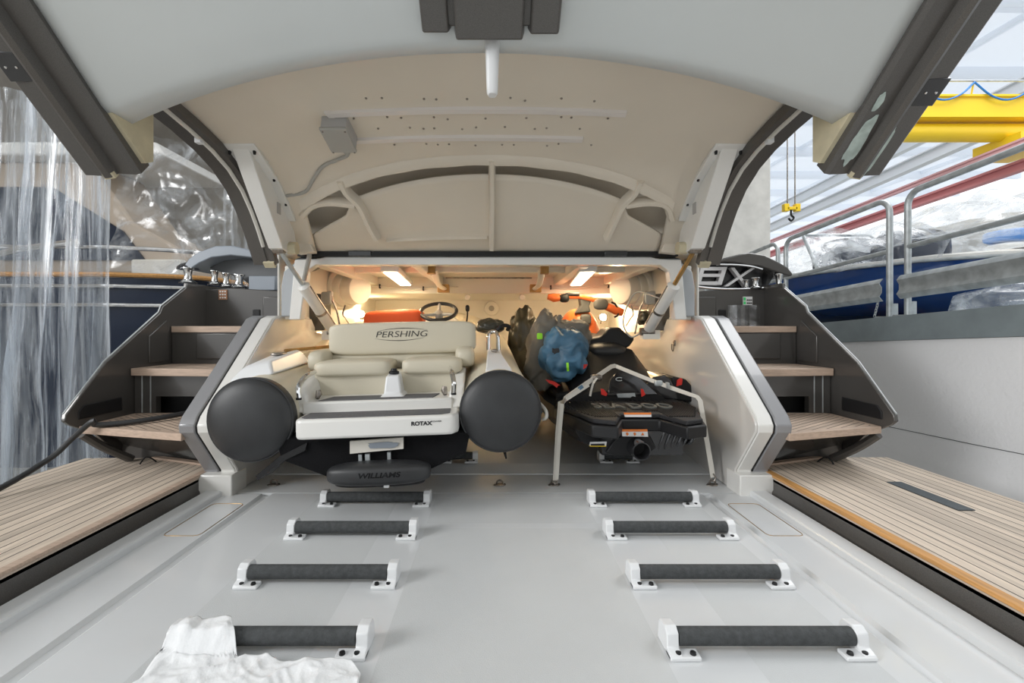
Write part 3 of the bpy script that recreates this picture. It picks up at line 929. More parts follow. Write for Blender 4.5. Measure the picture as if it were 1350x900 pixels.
# curved dark rims at both sides, with pale seal
RP = [(1.62, 1.735), (1.80, 1.722), (1.95, 1.700), (2.10, 1.668), (2.22, 1.625), (2.33, 1.555), (2.41, 1.47), (2.47, 1.385), (2.52, 1.30), (2.575, 1.205)]
for s in (-1, 1):
    pts = [Vector((0, y, z)) for y, z in RP]
    secs = []
    for i, p in enumerate(pts):
        d = (pts[min(i + 1, len(pts) - 1)] - pts[max(i - 1, 0)]).normalized()
        nn = Vector((0, d.z, -d.y))
        k_ = 0.034 * i / (len(pts) - 1)
        x0, x1 = s * (1.228 - k_), s * (1.352 - k_)
        secs.append([Vector((x0, p.y, p.z)), Vector((s * (1.258 - k_), p.y, p.z)), Vector((s * (1.260 - k_), p.y, p.z)) - nn * 0.006, Vector((s * (1.272 - k_), p.y, p.z)) - nn * 0.006, Vector((s * (1.274 - k_), p.y, p.z)), Vector((x1, p.y, p.z)), Vector((x1, p.y, p.z)) - nn * 0.04, Vector((x0, p.y, p.z)) - nn * 0.04])
    rim = MB().loft(secs).build('side_rim', M['dark2'], H)
    MB().tube([(s * (1.266 - 0.034 * i / 9), y - 0.004, z - 0.002) for i, (y, z) in enumerate(RP[:-1])], 0.010, 8).build('seal', M['seal'], rim)
    MB().prism([(2.555, 1.215), (2.585, 1.19), (2.615, 1.235), (2.59, 1.25)], 'x', s * 1.20, s * 1.26).build('rim_end', M['beige'], rim)
    MB().box(*sorted((s * 1.248, s * 1.276)), 2.00, 2.03, 1.665, 1.69).build('seal_clip', M['white'], rim, bevel=0.003)
    # liner flank between liner edge and rim
    fl = [[(s * 1.25, y, SZ(y, 1.25)), (s * 1.245, y, min(SZ(y, 1.25) + 0.03, 1.9))] for y in (1.38, 1.8, 2.2, 2.5, 2.78)]
    MB().grid(fl).build('liner_flank', M['cream'], H, solid=0.01)
    # strut bracket
    bk = [(2.12, SZ(2.12, 1.1) + 0.02), (2.14, SZ(2.14, 1.1) - 0.012), (2.49, 1.285), (2.60, 1.265), (2.66, 1.33), (2.62, 1.45), (2.40, 1.66)]
    b = MB().prism(bk, 'x', s * 1.195, s * 1.115)
    b.prism([(2.12, SZ(2.12, 1.1) + 0.01), (2.12, SZ(2.12, 1.1) - 0.012), (2.36, SZ(2.36, 1.1) - 0.022), (2.56, SZ(2.56, 1.1) - 0.022), (2.56, SZ(2.56, 1.1) + 0.01), (2.36, SZ(2.36) + .01)], 'x', s * 1.225, s * 1.075)
    br = b.build('strut_bracket', M['whitesolid'], H, bevel=0.004)
    bo = MB()
    for xx, y in ((1.212, 2.16), (1.095, 2.16), (1.09, 2.34), (1.09, 2.47)):
        bo.lathe([(0, -0.012), (0.006, -0.011), (0.008, 0.006), (0, 0.006)], (s * xx, y, SZ(y, 1.1) - 0.022), seg=10)
    bo.build('bracket_bolts', M['black'], br)
    MB().box(*sorted((s * 1.118, s * 1.112)), 2.42, 2.46, 1.46, 1.52).build('inspection_plate', M['box'], br)
    MB().lathe([(0, -0.025), (0.035, -0.025), (0.035, 0.025), (0, 0.025)], (s * 1.10, 2.575, 1.30), (1, 0, 0), 18).build('pivot_ear', M['beige'], br)
# rubber gasket and latch feet along the hinge
gk = MB().box(-1.16, 1.16, 2.772, 2.86, 1.287, 1.315).build('hinge_gasket', M['black'], H)
for x in (-0.78, 0.78):
    MB().box(x - 0.07, x + 0.07, 2.765, 2.79, 1.286, 1.318).build('hinge_cover', M['blackg'], H, bevel=0.004)
for s in (-1, 1):
    MB().prism([(s * 1.03, 1.30), (s * 1.075, 1.42), (s * 1.11, 1.42), (s * 1.17, 1.31), (s * 1.13, 1.29)], 'y', 2.70, 2.76).build('hinge_arm', M['cream'], H, bevel=0.006)

# outer panel of the hatch
def PZs(Y):
    return 3.014 - 0.86 * Y
td = Vector((0, 1, -0.86)).normalized()
pn = Vector((0, -0.86, -1)).normalized()
def yed(x):
    return 1.472 + 0.105 * x * x
rows = []
EDGE = []
for i in range(49):
    x = -1.34 + 2.68 * i / 48
    e = yed(x)
    r = []
    w = 0.062 + 0.02 * abs(x) ** 3
    e0 = e - w * 0.42
    for j in range(11):
        y = 0.72 + (e0 - 0.012 - 0.72) * j / 10
        r.append((x, y, PZs(y)))
    r.append((x, e0 + 0.004, PZs(e0) + 0.001))
    r.append((x, e0 + 0.016, PZs(e0) - 0.004))
    r.append((x, e0 + w - 0.006, PZs(e0) - 0.006))
    r.append((x, e0 + w, PZs(e0) + 0.002))
    r.append((x, e0 + w + 0.003, PZs(e0) + 0.03))
    EDGE.append((x, e0 + w, PZs(e0) + 0.004))
    rows.append(r)
op = MB().grid(rows).build('outer_panel', M['panel'], H, solid=0.014, angle=60)
MB().tube(EDGE, 0.0045, 6).build('panel_edge', M['beige'], op)
for s in (-1, 1):
    # dark moulded strip: cross-section (x, height out of the panel)
    cs = [(1.335, 0.0), (1.335, 0.022), (1.352, 0.030), (1.40, 0.026), (1.425, 0.022), (1.436, 0.052), (1.455, 0.058), (1.468, 0.052), (1.476, 0.040), (1.545, 0.034), (1.552, 0.028), (1.552, -0.04), (1.335, -0.04)]
    secs = []
    for y in (0.70, 1.2, 1.6, 1.795):
        c = Vector((0, y, PZs(y)))
        row = []
        for x, h in cs:
            row.append(Vector((s * x, 0, 0)) + c + pn * h)
        if y > 1.7:
            # end trimmed level
            row = [Vector((p.x, p.y + (p.z - (PZs(y) - 0.045)) * 0.8, PZs(y) - 0.045 + (0.0))) if False else p for p in row]
        secs.append(row)
    st = MB().loft(secs).build('side_strip', M['dark2'], H, angle=25)
    yv = 1.50 if s < 0 else 1.56
    c = Vector((0, yv, PZs(yv)))
    mt = Matrix.Translation(c) @ Matrix(((1, 0, 0), (0, td.y, pn.y), (0, td.z, pn.z))).to_4x4()
    vp = MB().box(*sorted((s * 1.478, s * 1.556)), -0.045, 0.045, 0.0, 0.040, mat=mt).build('fixing_plate', M['blackg'], st, bevel=0.003)
    for xx in (1.50, 1.535):
        MB().lathe([(0, 0.044), (0.004, 0.043), (0.005, 0.039), (0, 0.039)], mt @ Vector((s * xx, 0, 0)), pn, 8).build('screw', M['chrome'], vp)
    # raw edge behind strip and panel corner
    e = yed(1.32)
    fl = [(e - 0.03, PZs(e - 0.03) + 0.0), (1.78, PZs(1.78) + 0.01), (1.82, PZs(1.78) + 0.03), (1.82, PZs(1.66) + 0.14), (e, PZs(e) + 0.14)]
    MB().prism(fl, 'x', s * 1.318, s * 1.336).build('edge_flange', M['beige'], H)
    gap = MB().loft([[Vector((s * 1.428, y, PZs(y))) + pn * 0.020, Vector((s * 1.428, y, PZs(y))) + pn * 0.045, Vector((s * 1.462, y, PZs(y))) + pn * 0.056, Vector((s * 1.462, y, PZs(y))) + pn * 0.02] for y in (1.783, 1.800)])
    gap.build('raw_edge', M['beige'], st)
    if s > 0:
        # primer patches near the lower end of the right strip
        for (xa, ya, sx, sy, hh, sd) in ((1.385, 1.70, 0.026, 0.085, 0.0285, 3), (1.37, 1.585, 0.013, 0.030, 0.030, 5), (1.475, 1.72, 0.010, 0.09, 0.0445, 8)):
            pts = []
            for k in range(26):
                a = 2 * math.pi * k / 26
                rr = 1 + 0.45 * noise.noise(Vector((math.cos(a) * 1.6, math.sin(a) * 1.6, sd)))
                pts.append((xa + sx * rr * math.cos(a), sy * rr * math.sin(a)))
            c = Vector((0, ya, PZs(ya)))
            vs = [c + Vector((x, 0, 0)) + td * u + pn * hh for x, u in pts]
            MB().add(vs + [v + pn * 0.002 for v in vs], [list(range(26)), list(range(51, 25, -1))] + [(i, (i + 1) % 26, 26 + (i + 1) % 26, 26 + i) for i in range(26)]).build('primer_patch', M['primer'], st)
# dark centre block
cb = MB()
def pblock(x0, x1, ya, yb, h, mi=0):
    secs = []
    for y in (ya, yb):
        c = Vector((0, y, PZs(y)))
        secs.append([Vector((x0, 0, 0)) + c, Vector((x0 + .008, 0, 0)) + c + pn * h, Vector((x1 - .008, 0, 0)) + c + pn * h, Vector((x1, 0, 0)) + c])
    cb.loft(secs, mi=mi)
pblock(-0.180, -0.085, 0.72, 1.425, 0.050)
pblock(-0.078, 0.142, 0.72, 1.438, 0.058)
pblock(0.150, 0.252, 0.72, 1.428, 0.050)
pblock(-0.175, 0.248, 0.72, 1.415, 0.035)
cb.build('centre_block', M['dark2'], H, bevel=0.006)
# white locating tongue under it
fx = PX(649, 1.47)
tz0 = PZ(57, 1.47)
secs = []
for k, (w, d, z) in enumerate(((0.026, 0.05, tz0 + 0.06), (0.024, 0.045, tz0), (0.0215, 0.035, tz0 - 0.06), (0.0195, 0.028, tz0 - 0.12), (0.018, 0.024, tz0 - 0.155), (0.012, 0.016, tz0 - 0.166))):
    secs.append([(fx + w * math.copysign(abs(math.cos(a)) ** .6, math.cos(a)), 1.475 + d * math.copysign(abs(math.sin(a)) ** .6, math.sin(a)), z) for a in [2 * math.pi * i / 20 for i in range(20)]])
MB().loft(secs).build('locating_tongue', M['white'], H, angle=50)

# struts
for s in (-1, 1):
    A = Vector((s * 1.155, 2.53, 1.285))
    B = Vector((s * 1.02, 3.02, 0.82))
    if s > 0:
        B = Vector((1.045, 3.0, 0.825))
    t = thing('hydraulic_strut', ('white hydraulic strut holding up the hatch on the left, bare rod above' if s < 0 else 'white hydraulic strut holding up the hatch on the right, bare rod above'), 'strut', tuple(B), 'hydraulic struts')
    d = (A - B)
    Mid = B + d * 0.60
    MB().tube([A, Mid], 0.013, 12).build('rod', M['brass'] if s > 0 else M['galv'], t)
    MB().tube([Mid + d * 0.02, Mid, B + d * .05, B + d * .03], [0.022, 0.037, 0.037, 0.028], 18).build('cylinder', M['whitesolid'], t)
    MB().lathe([(0, -0.03), (0.022, -0.03), (0.022, 0.03), (0, 0.03)], A + Vector((0, 0, 0.0)), (1, 0, 0), 14).build('upper_eye', M['steel'], t)
    MB().lathe([(0, -0.045), (0.026, -0.045), (0.026, 0.045), (0, 0.045)], B, (1, 0, 0), 14).build('lower_eye', M['steel'], t)
    MB().box(B.x - 0.03, B.x + 0.08 if s > 0 else B.x + 0.03, B.y - .02, B.y + 0.05, B.z - 0.05, B.z + 0.01).build('foot_bracket', M['creamw'], t) if s > 0 else MB().box(B.x - 0.08, B.x + 0.03, B.y - .02, B.y + 0.05, B.z - 0.05, B.z + 0.01).build('foot_bracket', M['creamw'], t)
    side = Vector((-s * 0.045, 0, 0))
    MB().tube([Mid + side * .8, B + d * .12 + side * .8], 0.006, 8).build('bleed_pipe', M['steel'], t)
    MB().lathe([(0.0, -0.008), (0.040, -0.008), (0.040, 0.008), (0, 0.008)], B + d * .28, d, 16).build('clamp', M['steel'], t)
    if s < 0:
        hp = [P(383, 292, 2.62), P(400, 305, 2.70), P(408, 330, 2.74), P(404, 355, 2.77), P(400, 372, 2.82)]
        MB().tube(spline(hp, 6), 0.014, 10).build('hose', M['hoseg'], t)
    else:
        hp = [B + d * .45 + side, P(840, 385, 3.05), P(826, 405, 3.05), P(822, 428, 3.05), P(832, 444, 3.03), B + side * .6]
        MB().tube(spline(hp, 6), 0.005, 8).build('hose', M['hoseg'], t)

# ================================================================ RAMP ROLLERS, PAD EYES, CLOTH
def roller(label, loc, length=0.46):
    t = thing('ramp_roller', label, 'roller', loc, 'ramp rollers')
    h = length / 2
    MB().tube([(-h, 0, 0.035), (h, 0, 0.035)], 0.0225, 20).build('roller_tube', M['foam'], t, world=False)
    for s in (-1, 1):
        b = MB()
        x0, x1 = sorted((s * (h + 0.002), s * (h + 0.034)))
        b.prism([(-0.045, 0.0), (-0.045, 0.012), (-0.022, 0.020), (-0.018, 0.052), (0.0, 0.064), (0.035, 0.060), (0.045, 0.045), (0.05, 0.0)], 'x', x0, x1)
        y0, y1 = sorted((s * (h - 0.045), s * (h + 0.034)))
        b.box(y0, y1, -0.048, -0.010, 0.0, 0.011)
        br = b.build('bracket', M['white'], t, bevel=0.003, world=False)
        for xx in (h - 0.028, h + 0.010):
            MB().lathe([(0, 0.018), (0.007, 0.017), (0.0085, 0.009), (0, 0.009)], (s * xx, -0.034, 0), seg=12).build('bolt', M['black'], br, world=False)
    return t
XL, XR = -0.530, 0.762
YR = [2.20, 1.865, 1.523, 1.205]
where = ['nearest the garage', 'second from the garage', 'third from the garage', 'nearest the camera']
r0 = roller('dark ramp roller on white brackets in the left row, nearest the garage', (XL, YR[0], 0))
for k in range(4):
    for sd, x in (('left', XL), ('right', XR)):
        if k == 0 and sd == 'left':
            continue
        ex = ', half under the cloth' if (k == 3 and sd == 'left') else ''
        dup(r0, (x - (0.005 if sd == 'left' else 0) * k, YR[k], 0), f'dark ramp roller in the {sd} row, {where[k]}{ex}')
# two short keel rollers on the garage floor
k1 = roller('short keel roller on white feet under the black water scooter', (0.80, 2.80, 0.03), 0.17)
k1['group'] = 'keel rollers'
dup(k1, (-0.18, 2.80, 0.03), 'short keel roller on white feet under the inflatable boat')

# pad eyes screwed to the sill
def padeye(px, lab):
    x = PX(px, 2.45)
    t = thing('pad_eye', lab, 'pad eye', (x, 2.46, 0.0), 'steel pad eyes on the sill')
    MB().prism([(-0.035, -0.008), (-0.018, -0.022), (0.02, -0.018), (0.034, 0.004), (0.015, 0.02), (-0.02, 0.018)], 'z', 0, 0.006).build('base_plate', M['steel'], t, bevel=0.002, world=False)
    MB().tube(spline([(-0.016, 0, 0.004), (-0.014, -0.004, 0.022), (0, -0.008, 0.030), (0.014, -0.004, 0.022), (0.016, 0, 0.004)], 4), 0.005, 8).build('ring', M['steel'], t, world=False)
    MB().lathe([(0, 0.009), (0.005, 0.008), (0.006, 0.005), (0, 0.005)], (0.026, 0.002, 0), seg=8).build('screw', M['black'], t, world=False)
padeye(360, 'steel pad eye on the sill left of the inflatable boat')
padeye(659, 'empty steel pad eye on the sill between boat and water scooter')
padeye(731, 'steel pad eye holding the left end of the white strap')
padeye(940, 'steel pad eye holding the right end of the white strap')

# crumpled white cloth over the near left roller
rows = []
NX, NY = 90, 64
far = [(-0.80, 1.17), (-0.765, 1.222), (-0.66, 1.228), (-0.64, 1.20), (-0.60, 1.152), (-0.52, 1.150), (-0.45, 1.135), (-0.36, 1.142), (-0.31, 1.132), (-0.275, 1.10), (-0.268, 1.02)]
for i in range(NX + 1):
    u = i / NX
    x = -0.80 + 0.53 * u
    yf = lerp_tab(far, x)
    r = []
    for j in range(NY + 1):
        v = j / NY
        y = yf + (0.94 + 0.02 * math.sin(9 * u) - yf) * v
        xx = x + 0.010 * noise.noise(Vector((u * 4, v * 4, 2)))
        yy = YR[3]
        dz = 0.0
        # brackets / roller below
        if abs(y - yy) < 0.05:
            dz = 0.067 if x < -0.74 else 0.062
            dz *= 1 - max(0, (abs(y - yy) - 0.022) / 0.028) ** 1.0 * 0.9 if abs(y - yy) > 0.022 else 1
        elif y < yy:
            dz = 0.016 if x < -0.72 else 0.006
            t2 = (yy - 0.05 - y)
            dz = max(0.004, 0.014 - t2 * 0.1)
        wr = (1 - abs(noise.noise(Vector((xx * 9 + y * 5, y * 13 - xx * 4, 0)))) * 2.2)
        w2 = (1 - abs(noise.noise(Vector((xx * 24, y * 30 + xx * 9, 5)))) * 2.2)
        z = dz + 0.004 + 0.0075 * max(0, wr) ** 2 + 0.004 * max(0, w2) ** 1.5 + 0.004 * noise.noise(Vector((xx * 6, y * 6, 9))) ** 2
        r.append((xx, y + 0.006 * noise.noise(Vector((u * 9, 7, v * 3))), z))
    rows.append(r)
tag(MB().grid(rows).build('rag', M['cloth'], solid=0.002, angle=80), 'crumpled white cloth lying over the near left ramp roller', 'cloth')

# ================================================================ INFLATABLE BOAT (tender)
TZ = R(3.2)
T = thing('inflatable_boat', 'cream inflatable jet tender with black tube ends, stern towards the ramp', 'boat', (-0.500, 2.095, 0.0), None, (0, R(-1.4), TZ))
def tb(mb, name, mat, parent=None, **k):
    return mb.build(name, mat, parent or T, world=False, **k)
axis = [(.585, 0.02, .445), (.585, .35, .458), (.585, .7, .485), (.58, 1.1, .55), (.56, 1.5, .64), (.50, 1.9, .73), (.36, 2.25, .80), (.18, 2.42, .82), (0, 2.47, .825)]
rad = [.185, .186, .187, .188, .188, .185, .18, .175, .175]
for s in (-1, 1):
    pth = spline([(s * a + (.03 * max(0, 1 - b / 1.5) if s < 0 else 0), b, c) for a, b, c in axis], 4)
    rr = [lerp_tab([(i, r) for i, r in enumerate(rad)], k / 4) for k in range(len(pth))]
    tub = tb(MB().tube(pth, rr, 36), 'inflated_tube', M['pvc'], angle=50)
    cap = MB().lathe([(0.186, 0.05), (0.1895, 0.05), (0.1905, 0.005), (0.188, -0.006), (0.180, -0.018), (0.160, -0.032), (0.125, -0.045), (0.08, -0.054), (0.03, -0.058), (0, -0.058)], (s * .585 + (.03 if s < 0 else 0), 0.01, .445), (0, 1, 0), 48)
    c = tb(cap, 'tube_end_cone', M['rubber'], tub, angle=60)
    tb(MB().tube([(s * .585 + (.03 if s < 0 else 0) + 0.1895 * math.cos(a), 0.006, .445 + 0.1895 * math.sin(a)) for a in [2 * math.pi * k / 48 for k in range(48)]], 0.0045, 6, closed=True), 'seam_ring', M['rubber'], c)
    # rubbing strake along the outer side
    tb(MB().tube([(s * (a + 0.186) + (.03 if s < 0 else 0), b, cz - 0.01) for a, b, cz in axis[:6]], 0.016, 8), 'rubbing_strake', M['rubber'], tub)
    # strake fin below
    if s < 0:
        tb(MB().loft([[(-.30, -0.01, .335), (-.30, 0.1, .335), (-.31, 0.1, .30), (-.31, -0.01, .30)], [(-.43, 0.0, .275), (-.43, 0.1, .275), (-.42, 0.1, .25), (-.42, 0.0, .25)], [(-.545, 0.02, .185), (-.53, 0.1, .20), (-.50, 0.1, .175), (-.535, 0.02, .165)]]), 'hull_fin', M['black'])
    else:
        tb(MB().tube([(.60, 0.1, .27), (.60, 0.04, .25), (.605, 0.0, .225)], [.012, .008, .004], 8), 'tube_tab', M['black'], tub)
        tb(MB().tube(spline([(.775, 0.06, .47), (.80, 0.02, .44), (.80, 0.0, .41), (.785, 0.03, .395)], 4), 0.008, 8), 'side_loop', M['hoseg'], tub)
# cleat block on the left tube
L = MB().loft([[(-.735, .16, .60), (-.515, .16, .635), (-.49, .62, .66), (-.70, .62, .64)],
               [(-.70, .21, .655), (-.55, .21, .685), (-.525, .58, .725), (-.68, .58, .705)],
               [(-.685, .25, .675), (-.56, .25, .70), (-.535, .55, .738), (-.67, .55, .72)]])
o = tb(L, 'cleat_block', M['white'], bevel=0.012, seg=3)
tb(MB().sq((-.60, .44, .722), (.035, .05, .010), .8, .6), 'cleat', M['steel'], o)
tb(MB().tube([(-.60, .52, .735), (-.33, .86, .75)], 0.010, 10), 'grab_tube', M['brass'])
# plate on the right tube
Rp = MB().loft([[(.52, .10, .628), (.655, .10, .622), (.655, .10, .600), (.52, .10, .605)],
                [(.525, .14, .645), (.65, .14, .640), (.65, .14, .61), (.525, .14, .615)],
                [(.545, .50, .690), (.63, .50, .686), (.63, .50, .65), (.545, .50, .655)],
                [(.548, .56, .712), (.628, .56, .708), (.628, .56, .66), (.548, .56, .66)]])
o = tb(Rp, 'tube_plate', M['white'], bevel=0.008, seg=3)
tb(MB().sq((.588, .50, .705), (.02, .02, .010), .8, .8), 'stud', M['steel'], o)
tb(MB().tube(spline([(.555, .62, .70), (.56, .64, .79), (.575, .66, .81), (.60, .66, .81), (.615, .64, .79), (.617, .62, .70)], 4), 0.012, 10), 'grab_loop', M['chrome'], o)
# stern platform with pads
pl = [(-.335, -.045), (-.325, -.070), (-.30, -.078), (.33, -.078), (.365, -.070), (.388, -.03), (.395, .16), (-.345, .16)]
sw = tb(MB().prism(pl, 'z', .362, .452), 'stern_platform', M['whitesolid'], bevel=0.014, seg=3)
tb(MB().prism([(-.315, -.03), (-.29, -.056), (.31, -.056), (.35, -.03), (.35, .075), (-.31, .075)], 'z', .450, .4555), 'platform_pad', M['pad'], sw)
up = tb(MB().prism([(-.36, .10), (.36, .10), (.39, .34), (-.39, .34)], 'z', .44, .502), 'upper_step', M['whitesolid'], bevel=0.010)
tb(MB().prism([(-.29, .122), (.26, .122), (.285, .245), (-.25, .245)], 'z', .50, .5055), 'step_pad', M['pad'], up)
for s in (-1, 1):
    m = MB().loft([[(s * .325, .10, .45), (s * .41, .10, .45), (s * .415, .42, .46), (s * .335, .42, .46)],
                   [(s * .345, .13, .53), (s * .415, .13, .55), (s * .42, .42, .60), (s * .35, .42, .585)],
                   [(s * .36, .17, .56), (s * .418, .18, .575), (s * .425, .42, .625), (s * .365, .42, .615)]])
    cm = tb(m, 'coaming', M['whitesolid'], bevel=0.012, seg=3)
    hp = [(s * .365, .08, .525), (s * .367, .085, .575), (s * .355, .14, .62), (s * .345, .24, .635)]
    tb(MB().tube(spline(hp, 5), 0.0125, 10), 'grab_handle', M['chrome'], cm)
    tb(MB().lathe([(0, -.006), (.013, -.006), (.013, .004), (0, .004)], (s * .365, .078, .525), (0, 0, 1), 12), 'handle_foot', M['black'], cm)
    tb(MB().tube([(s * .315, .205, .545), (s * .312, .20, .525), (s * .318, .19, .505)], [.012, .016, .010], 10), 'hook', M['steel'], cm)
# engine box front, seats, tow post
tb(MB().box(-.375, .375, .325, .42, .49, .625), 'engine_box', M['vinyl'], bevel=0.012, seg=3)
for x0, x1 in ((-.375, .025), (.085, .40)):
    tb(MB().sq(((x0 + x1) / 2, .42, .640), ((x1 - x0) / 2 + .004, .13, .045), .45, .30, 40, 18), 'sunpad_cushion', M['vinyl'])
tb(MB().sq((0, .80, .66), (.43, .28, .065), .4, .3, 40, 16), 'seat_cushion', M['vinyl'])
for s in (-1, 1):
    tb(MB().sq((s * .405 + .012, .56, .675), (.055, .17, .060), .55, .5, mat=None), 'side_cushion', M['vinyl'])
po = MB().loft([[(-.010, .16, .50), (.120, .16, .50), (.115, .33, .50), (-.005, .33, .50)], [(.010, .185, .52), (.100, .185, .52), (.095, .32, .52), (.015, .32, .52)], [(.020, .20, .605), (.088, .20, .605), (.084, .30, .62), (.024, .30, .62)]])
p = tb(po, 'tow_post', M['white'], bevel=0.010, seg=3)
tb(MB().lathe([(0, .022), (.014, .022), (.018, .010), (.026, .006), (.026, -.004), (0, -.004)], (.054, .25, .618), seg=20), 'gap_shade', M['black'], p)  # black knob stands for the shaded gap between the cushions
# backrest bolster with lettering
BY, BZ = .50, .790
def bol(p):
    return p
bo = MB().sq((.062, BY + .06, BZ), (.422, .060, .093), .28, .38, 60, 24)
bk = tb(bo, 'backrest', M['vinyl'], angle=70)
mt = face_aft(Vector((.058, BY - .0012, BZ + .022)))
text('PERSHING', .049, M['ink'], T, 'lettering', mt, 1.32, 0.2, .0008, None, -.0006, world=False)
def arc(zo, hgt, sgn):
    pts = []
    for i in range(25):
        u = -1 + 2 * i / 24
        pts.append((.058 + .140 * u + (0.010 if sgn > 0 else -0.010), BY - .001, BZ + .022 + zo + sgn * hgt * (1 - u * u)))
    return pts
for sg in (1, -1):
    a = arc(sg * .021, .014, sg)
    tb(MB().tube(a, [0.0004 + .0016 * (1 - abs(-1 + 2 * i / 24)) for i in range(25)], 6), 'logo_arc', M['ink'])
for s in (-1, 1):
    tb(MB().tube([(.062 + s * .33, BY + .08, .66), (.062 + s * .33, BY + .08, .76)], 0.012, 10), 'backrest_post', M['steel'])
# hull
hs = []
for y, b, zc, zk in ((0.0, .44, .33, .135), (0.02, .44, .34, .14), (.8, .44, .34, .16), (1.6, .38, .44, .30), (2.1, .2, .6, .5)):
    hs.append([(-b, y, zc + .02), (-b * .95, y, zc - .07), (-.17, y, zk + .02), (0, y, zk), (.17, y, zk + .02), (b * .95, y, zc - .07), (b, y, zc + .02)])
tb(MB().loft(hs), 'hull', M['mesh'], angle=20)
tb(MB().box(-.42, .42, .40, 2.0, .42, .50), 'cockpit_floor', M['pad'])
# transom plate, jet details and round fender
pt = MB().loft([[(-.105, -.03, .283), (.135, -.03, .296), (.135, -.025, .346), (-.105, -.025, .338)], [(-.105, -.015, .283), (.135, -.015, .296), (.135, -.01, .346), (-.105, -.01, .338)]])
o = tb(pt, 'transom_plate', M['strap'])
rg = []
for k in range(22):
    a = 2 * math.pi * k / 22
    rr = 1 + .35 * noise.noise(Vector((2 * math.cos(a), 2 * math.sin(a), 3)))
    rg.append((0.045 + .066 * rr * math.copysign(abs(math.cos(a)) ** .6, math.cos(a)), .317 + .013 * rr * math.copysign(abs(math.sin(a)) ** .6, math.sin(a))))
tb(MB().prism(rg, 'y', -.034, -.028), 'worn_patch', M['bluesoft'], o)
nm = MB().box(-.07, -.055, -.02, .0, .225, .275).box(-.04, -.02, -.02, .0, .215, .275).box(.06, .075, -.02, 0, .23, .28)
tb(nm, 'jet_linkage', M['galv'])
fd = MB().sq((.035, -.075, .207), (.228, .07, .046), .55, .75, 48, 18)
o = tb(fd, 'stern_fender', M['rubber'], angle=70)
tb(MB().sq((.035, -.05, .162), (.20, .055, .016), .6, .6), 'fender_base', M['black'], o)
tb(MB().box(.06, .082, -.118, -.1, .152, .168), 'tag', M['white'], o)
def onf(p):
    u = min(1, abs((p.x - .035) / .228))
    w = min(1, abs((p.z - .207) / .046))
    q2 = max(0, (1 - u ** (2 / .75)))
    return Vector((p.x, -.075 - .07 * (q2 ** .375) * max(0.2, (1 - w ** (2 / .55))) ** .275 - .0012, p.z))
text('WILLIAMS', .030, M['blackg'], T, 'fender_lettering', face_aft(Vector((.045, -.13, .215))), 1.35, 0.2, .001, onf, .001, world=False)
text('ROTAX', .024, M['ink'], T, 'stern_lettering', face_aft(Vector((.225, -.0792, .418))), 1.12, 0, .0006, None, .0010, world=False)
text('POWER', .009, M['ink'], T, 'stern_lettering', face_aft(Vector((.292, -.0792, .4255))), 1.5, 0, .0006, None, 0, world=False)
# console with steering wheel and throttle
tb(MB().loft([[(-.08, 1.30, .50), (.42, 1.30, .50), (.40, 1.75, .50), (-.08, 1.75, .50)], [(-.05, 1.34, .83), (.40, 1.34, .83), (.36, 1.65, .88), (-.03, 1.65, .88)], [(-.02, 1.42, .87), (.37, 1.42, .87), (.33, 1.60, .93), (0, 1.60, .93)]]), 'console', M['whitesolid'], bevel=0.015, seg=3)
wm = Matrix.Translation((.225, 1.18, .962)) @ Matrix.Rotation(R(30), 4, 'X') 
rim = [wm @ Vector((.128 * math.cos(a), .128 * math.sin(a), 0)) for a in [2 * math.pi * k / 40 for k in range(40)]]
sw = tb(MB().tube(rim, 0.0135, 10, closed=True), 'steering_wheel', M['rubber'])
spk = MB()
for a in (90, 205, 335):
    c0 = Vector((math.cos(R(a)), math.sin(R(a)), 0))
    spk.tube([wm @ (c0 * .02 + Vector((0, 0, -.02))), wm @ (c0 * .124)], [.014, .010], 8)
spk.lathe([(0, .0), (.03, -.004), (.034, -.02), (.02, -.11), (0, -.11)], wm @ Vector((0, 0, 0)), wm.to_3x3() @ Vector((0, 0, 1)), 16)
tb(spk, 'wheel_spokes', M['galv'], sw)
tb(MB().tube([(.42, 1.34, .86), (.43, 1.30, .93), (.432, 1.29, .965)], [.006, .006, .006], 8), 'throttle_lever', M['black'])
tb(MB().sq((.432, 1.285, .985), (.016, .016, .026), .8, .8), 'throttle_knob', M['black'])
# orange buoy lying behind the seat
Y = 3.30
tag(MB().sq((PX(521, Y), Y, .905), (.215, .09, .075), .5, .35, 40, 18, fn=lambda p: Vector((p.x, p.y, p.z * (1 + .1 * math.sin(p.x * 9))))).build('rescue_float', M['orange'], angle=70),
    'orange rescue float lying behind the lettered backrest', 'float')

# ================================================================ WATER SCOOTER
J = thing('water_scooter', 'black personal watercraft with orange bow cowl, strapped down at the stern', 'watercraft', (0.80, 2.4, 0.03))
JX = 0.80
secs = []
for y, b, zt, zc, zk in ((2.42, .325, .36, .27, .165), (2.6, .365, .37, .27, .16), (2.9, .44, .39, .28, .16), (3.5, .49, .43, .29, .16), (4.1, .37, .50, .33, .17), (4.6, .23, .58, .42, .25), (4.95, .04, .64, .58, .50)):
    secs.append([(JX - b, y, zt), (JX - b, y, zc + .03), (JX - b * .9, y, zc - .03), (JX - b * .45, y, zk + .03), (JX - .06, y, zk), (JX + .06, y, zk), (JX + b * .45, y, zk + .03), (JX + b * .9, y, zc - .03), (JX + b, y, zc + .03), (JX + b, y, zt)])
MB().loft(secs).build('hull', M['black'], J, angle=20)
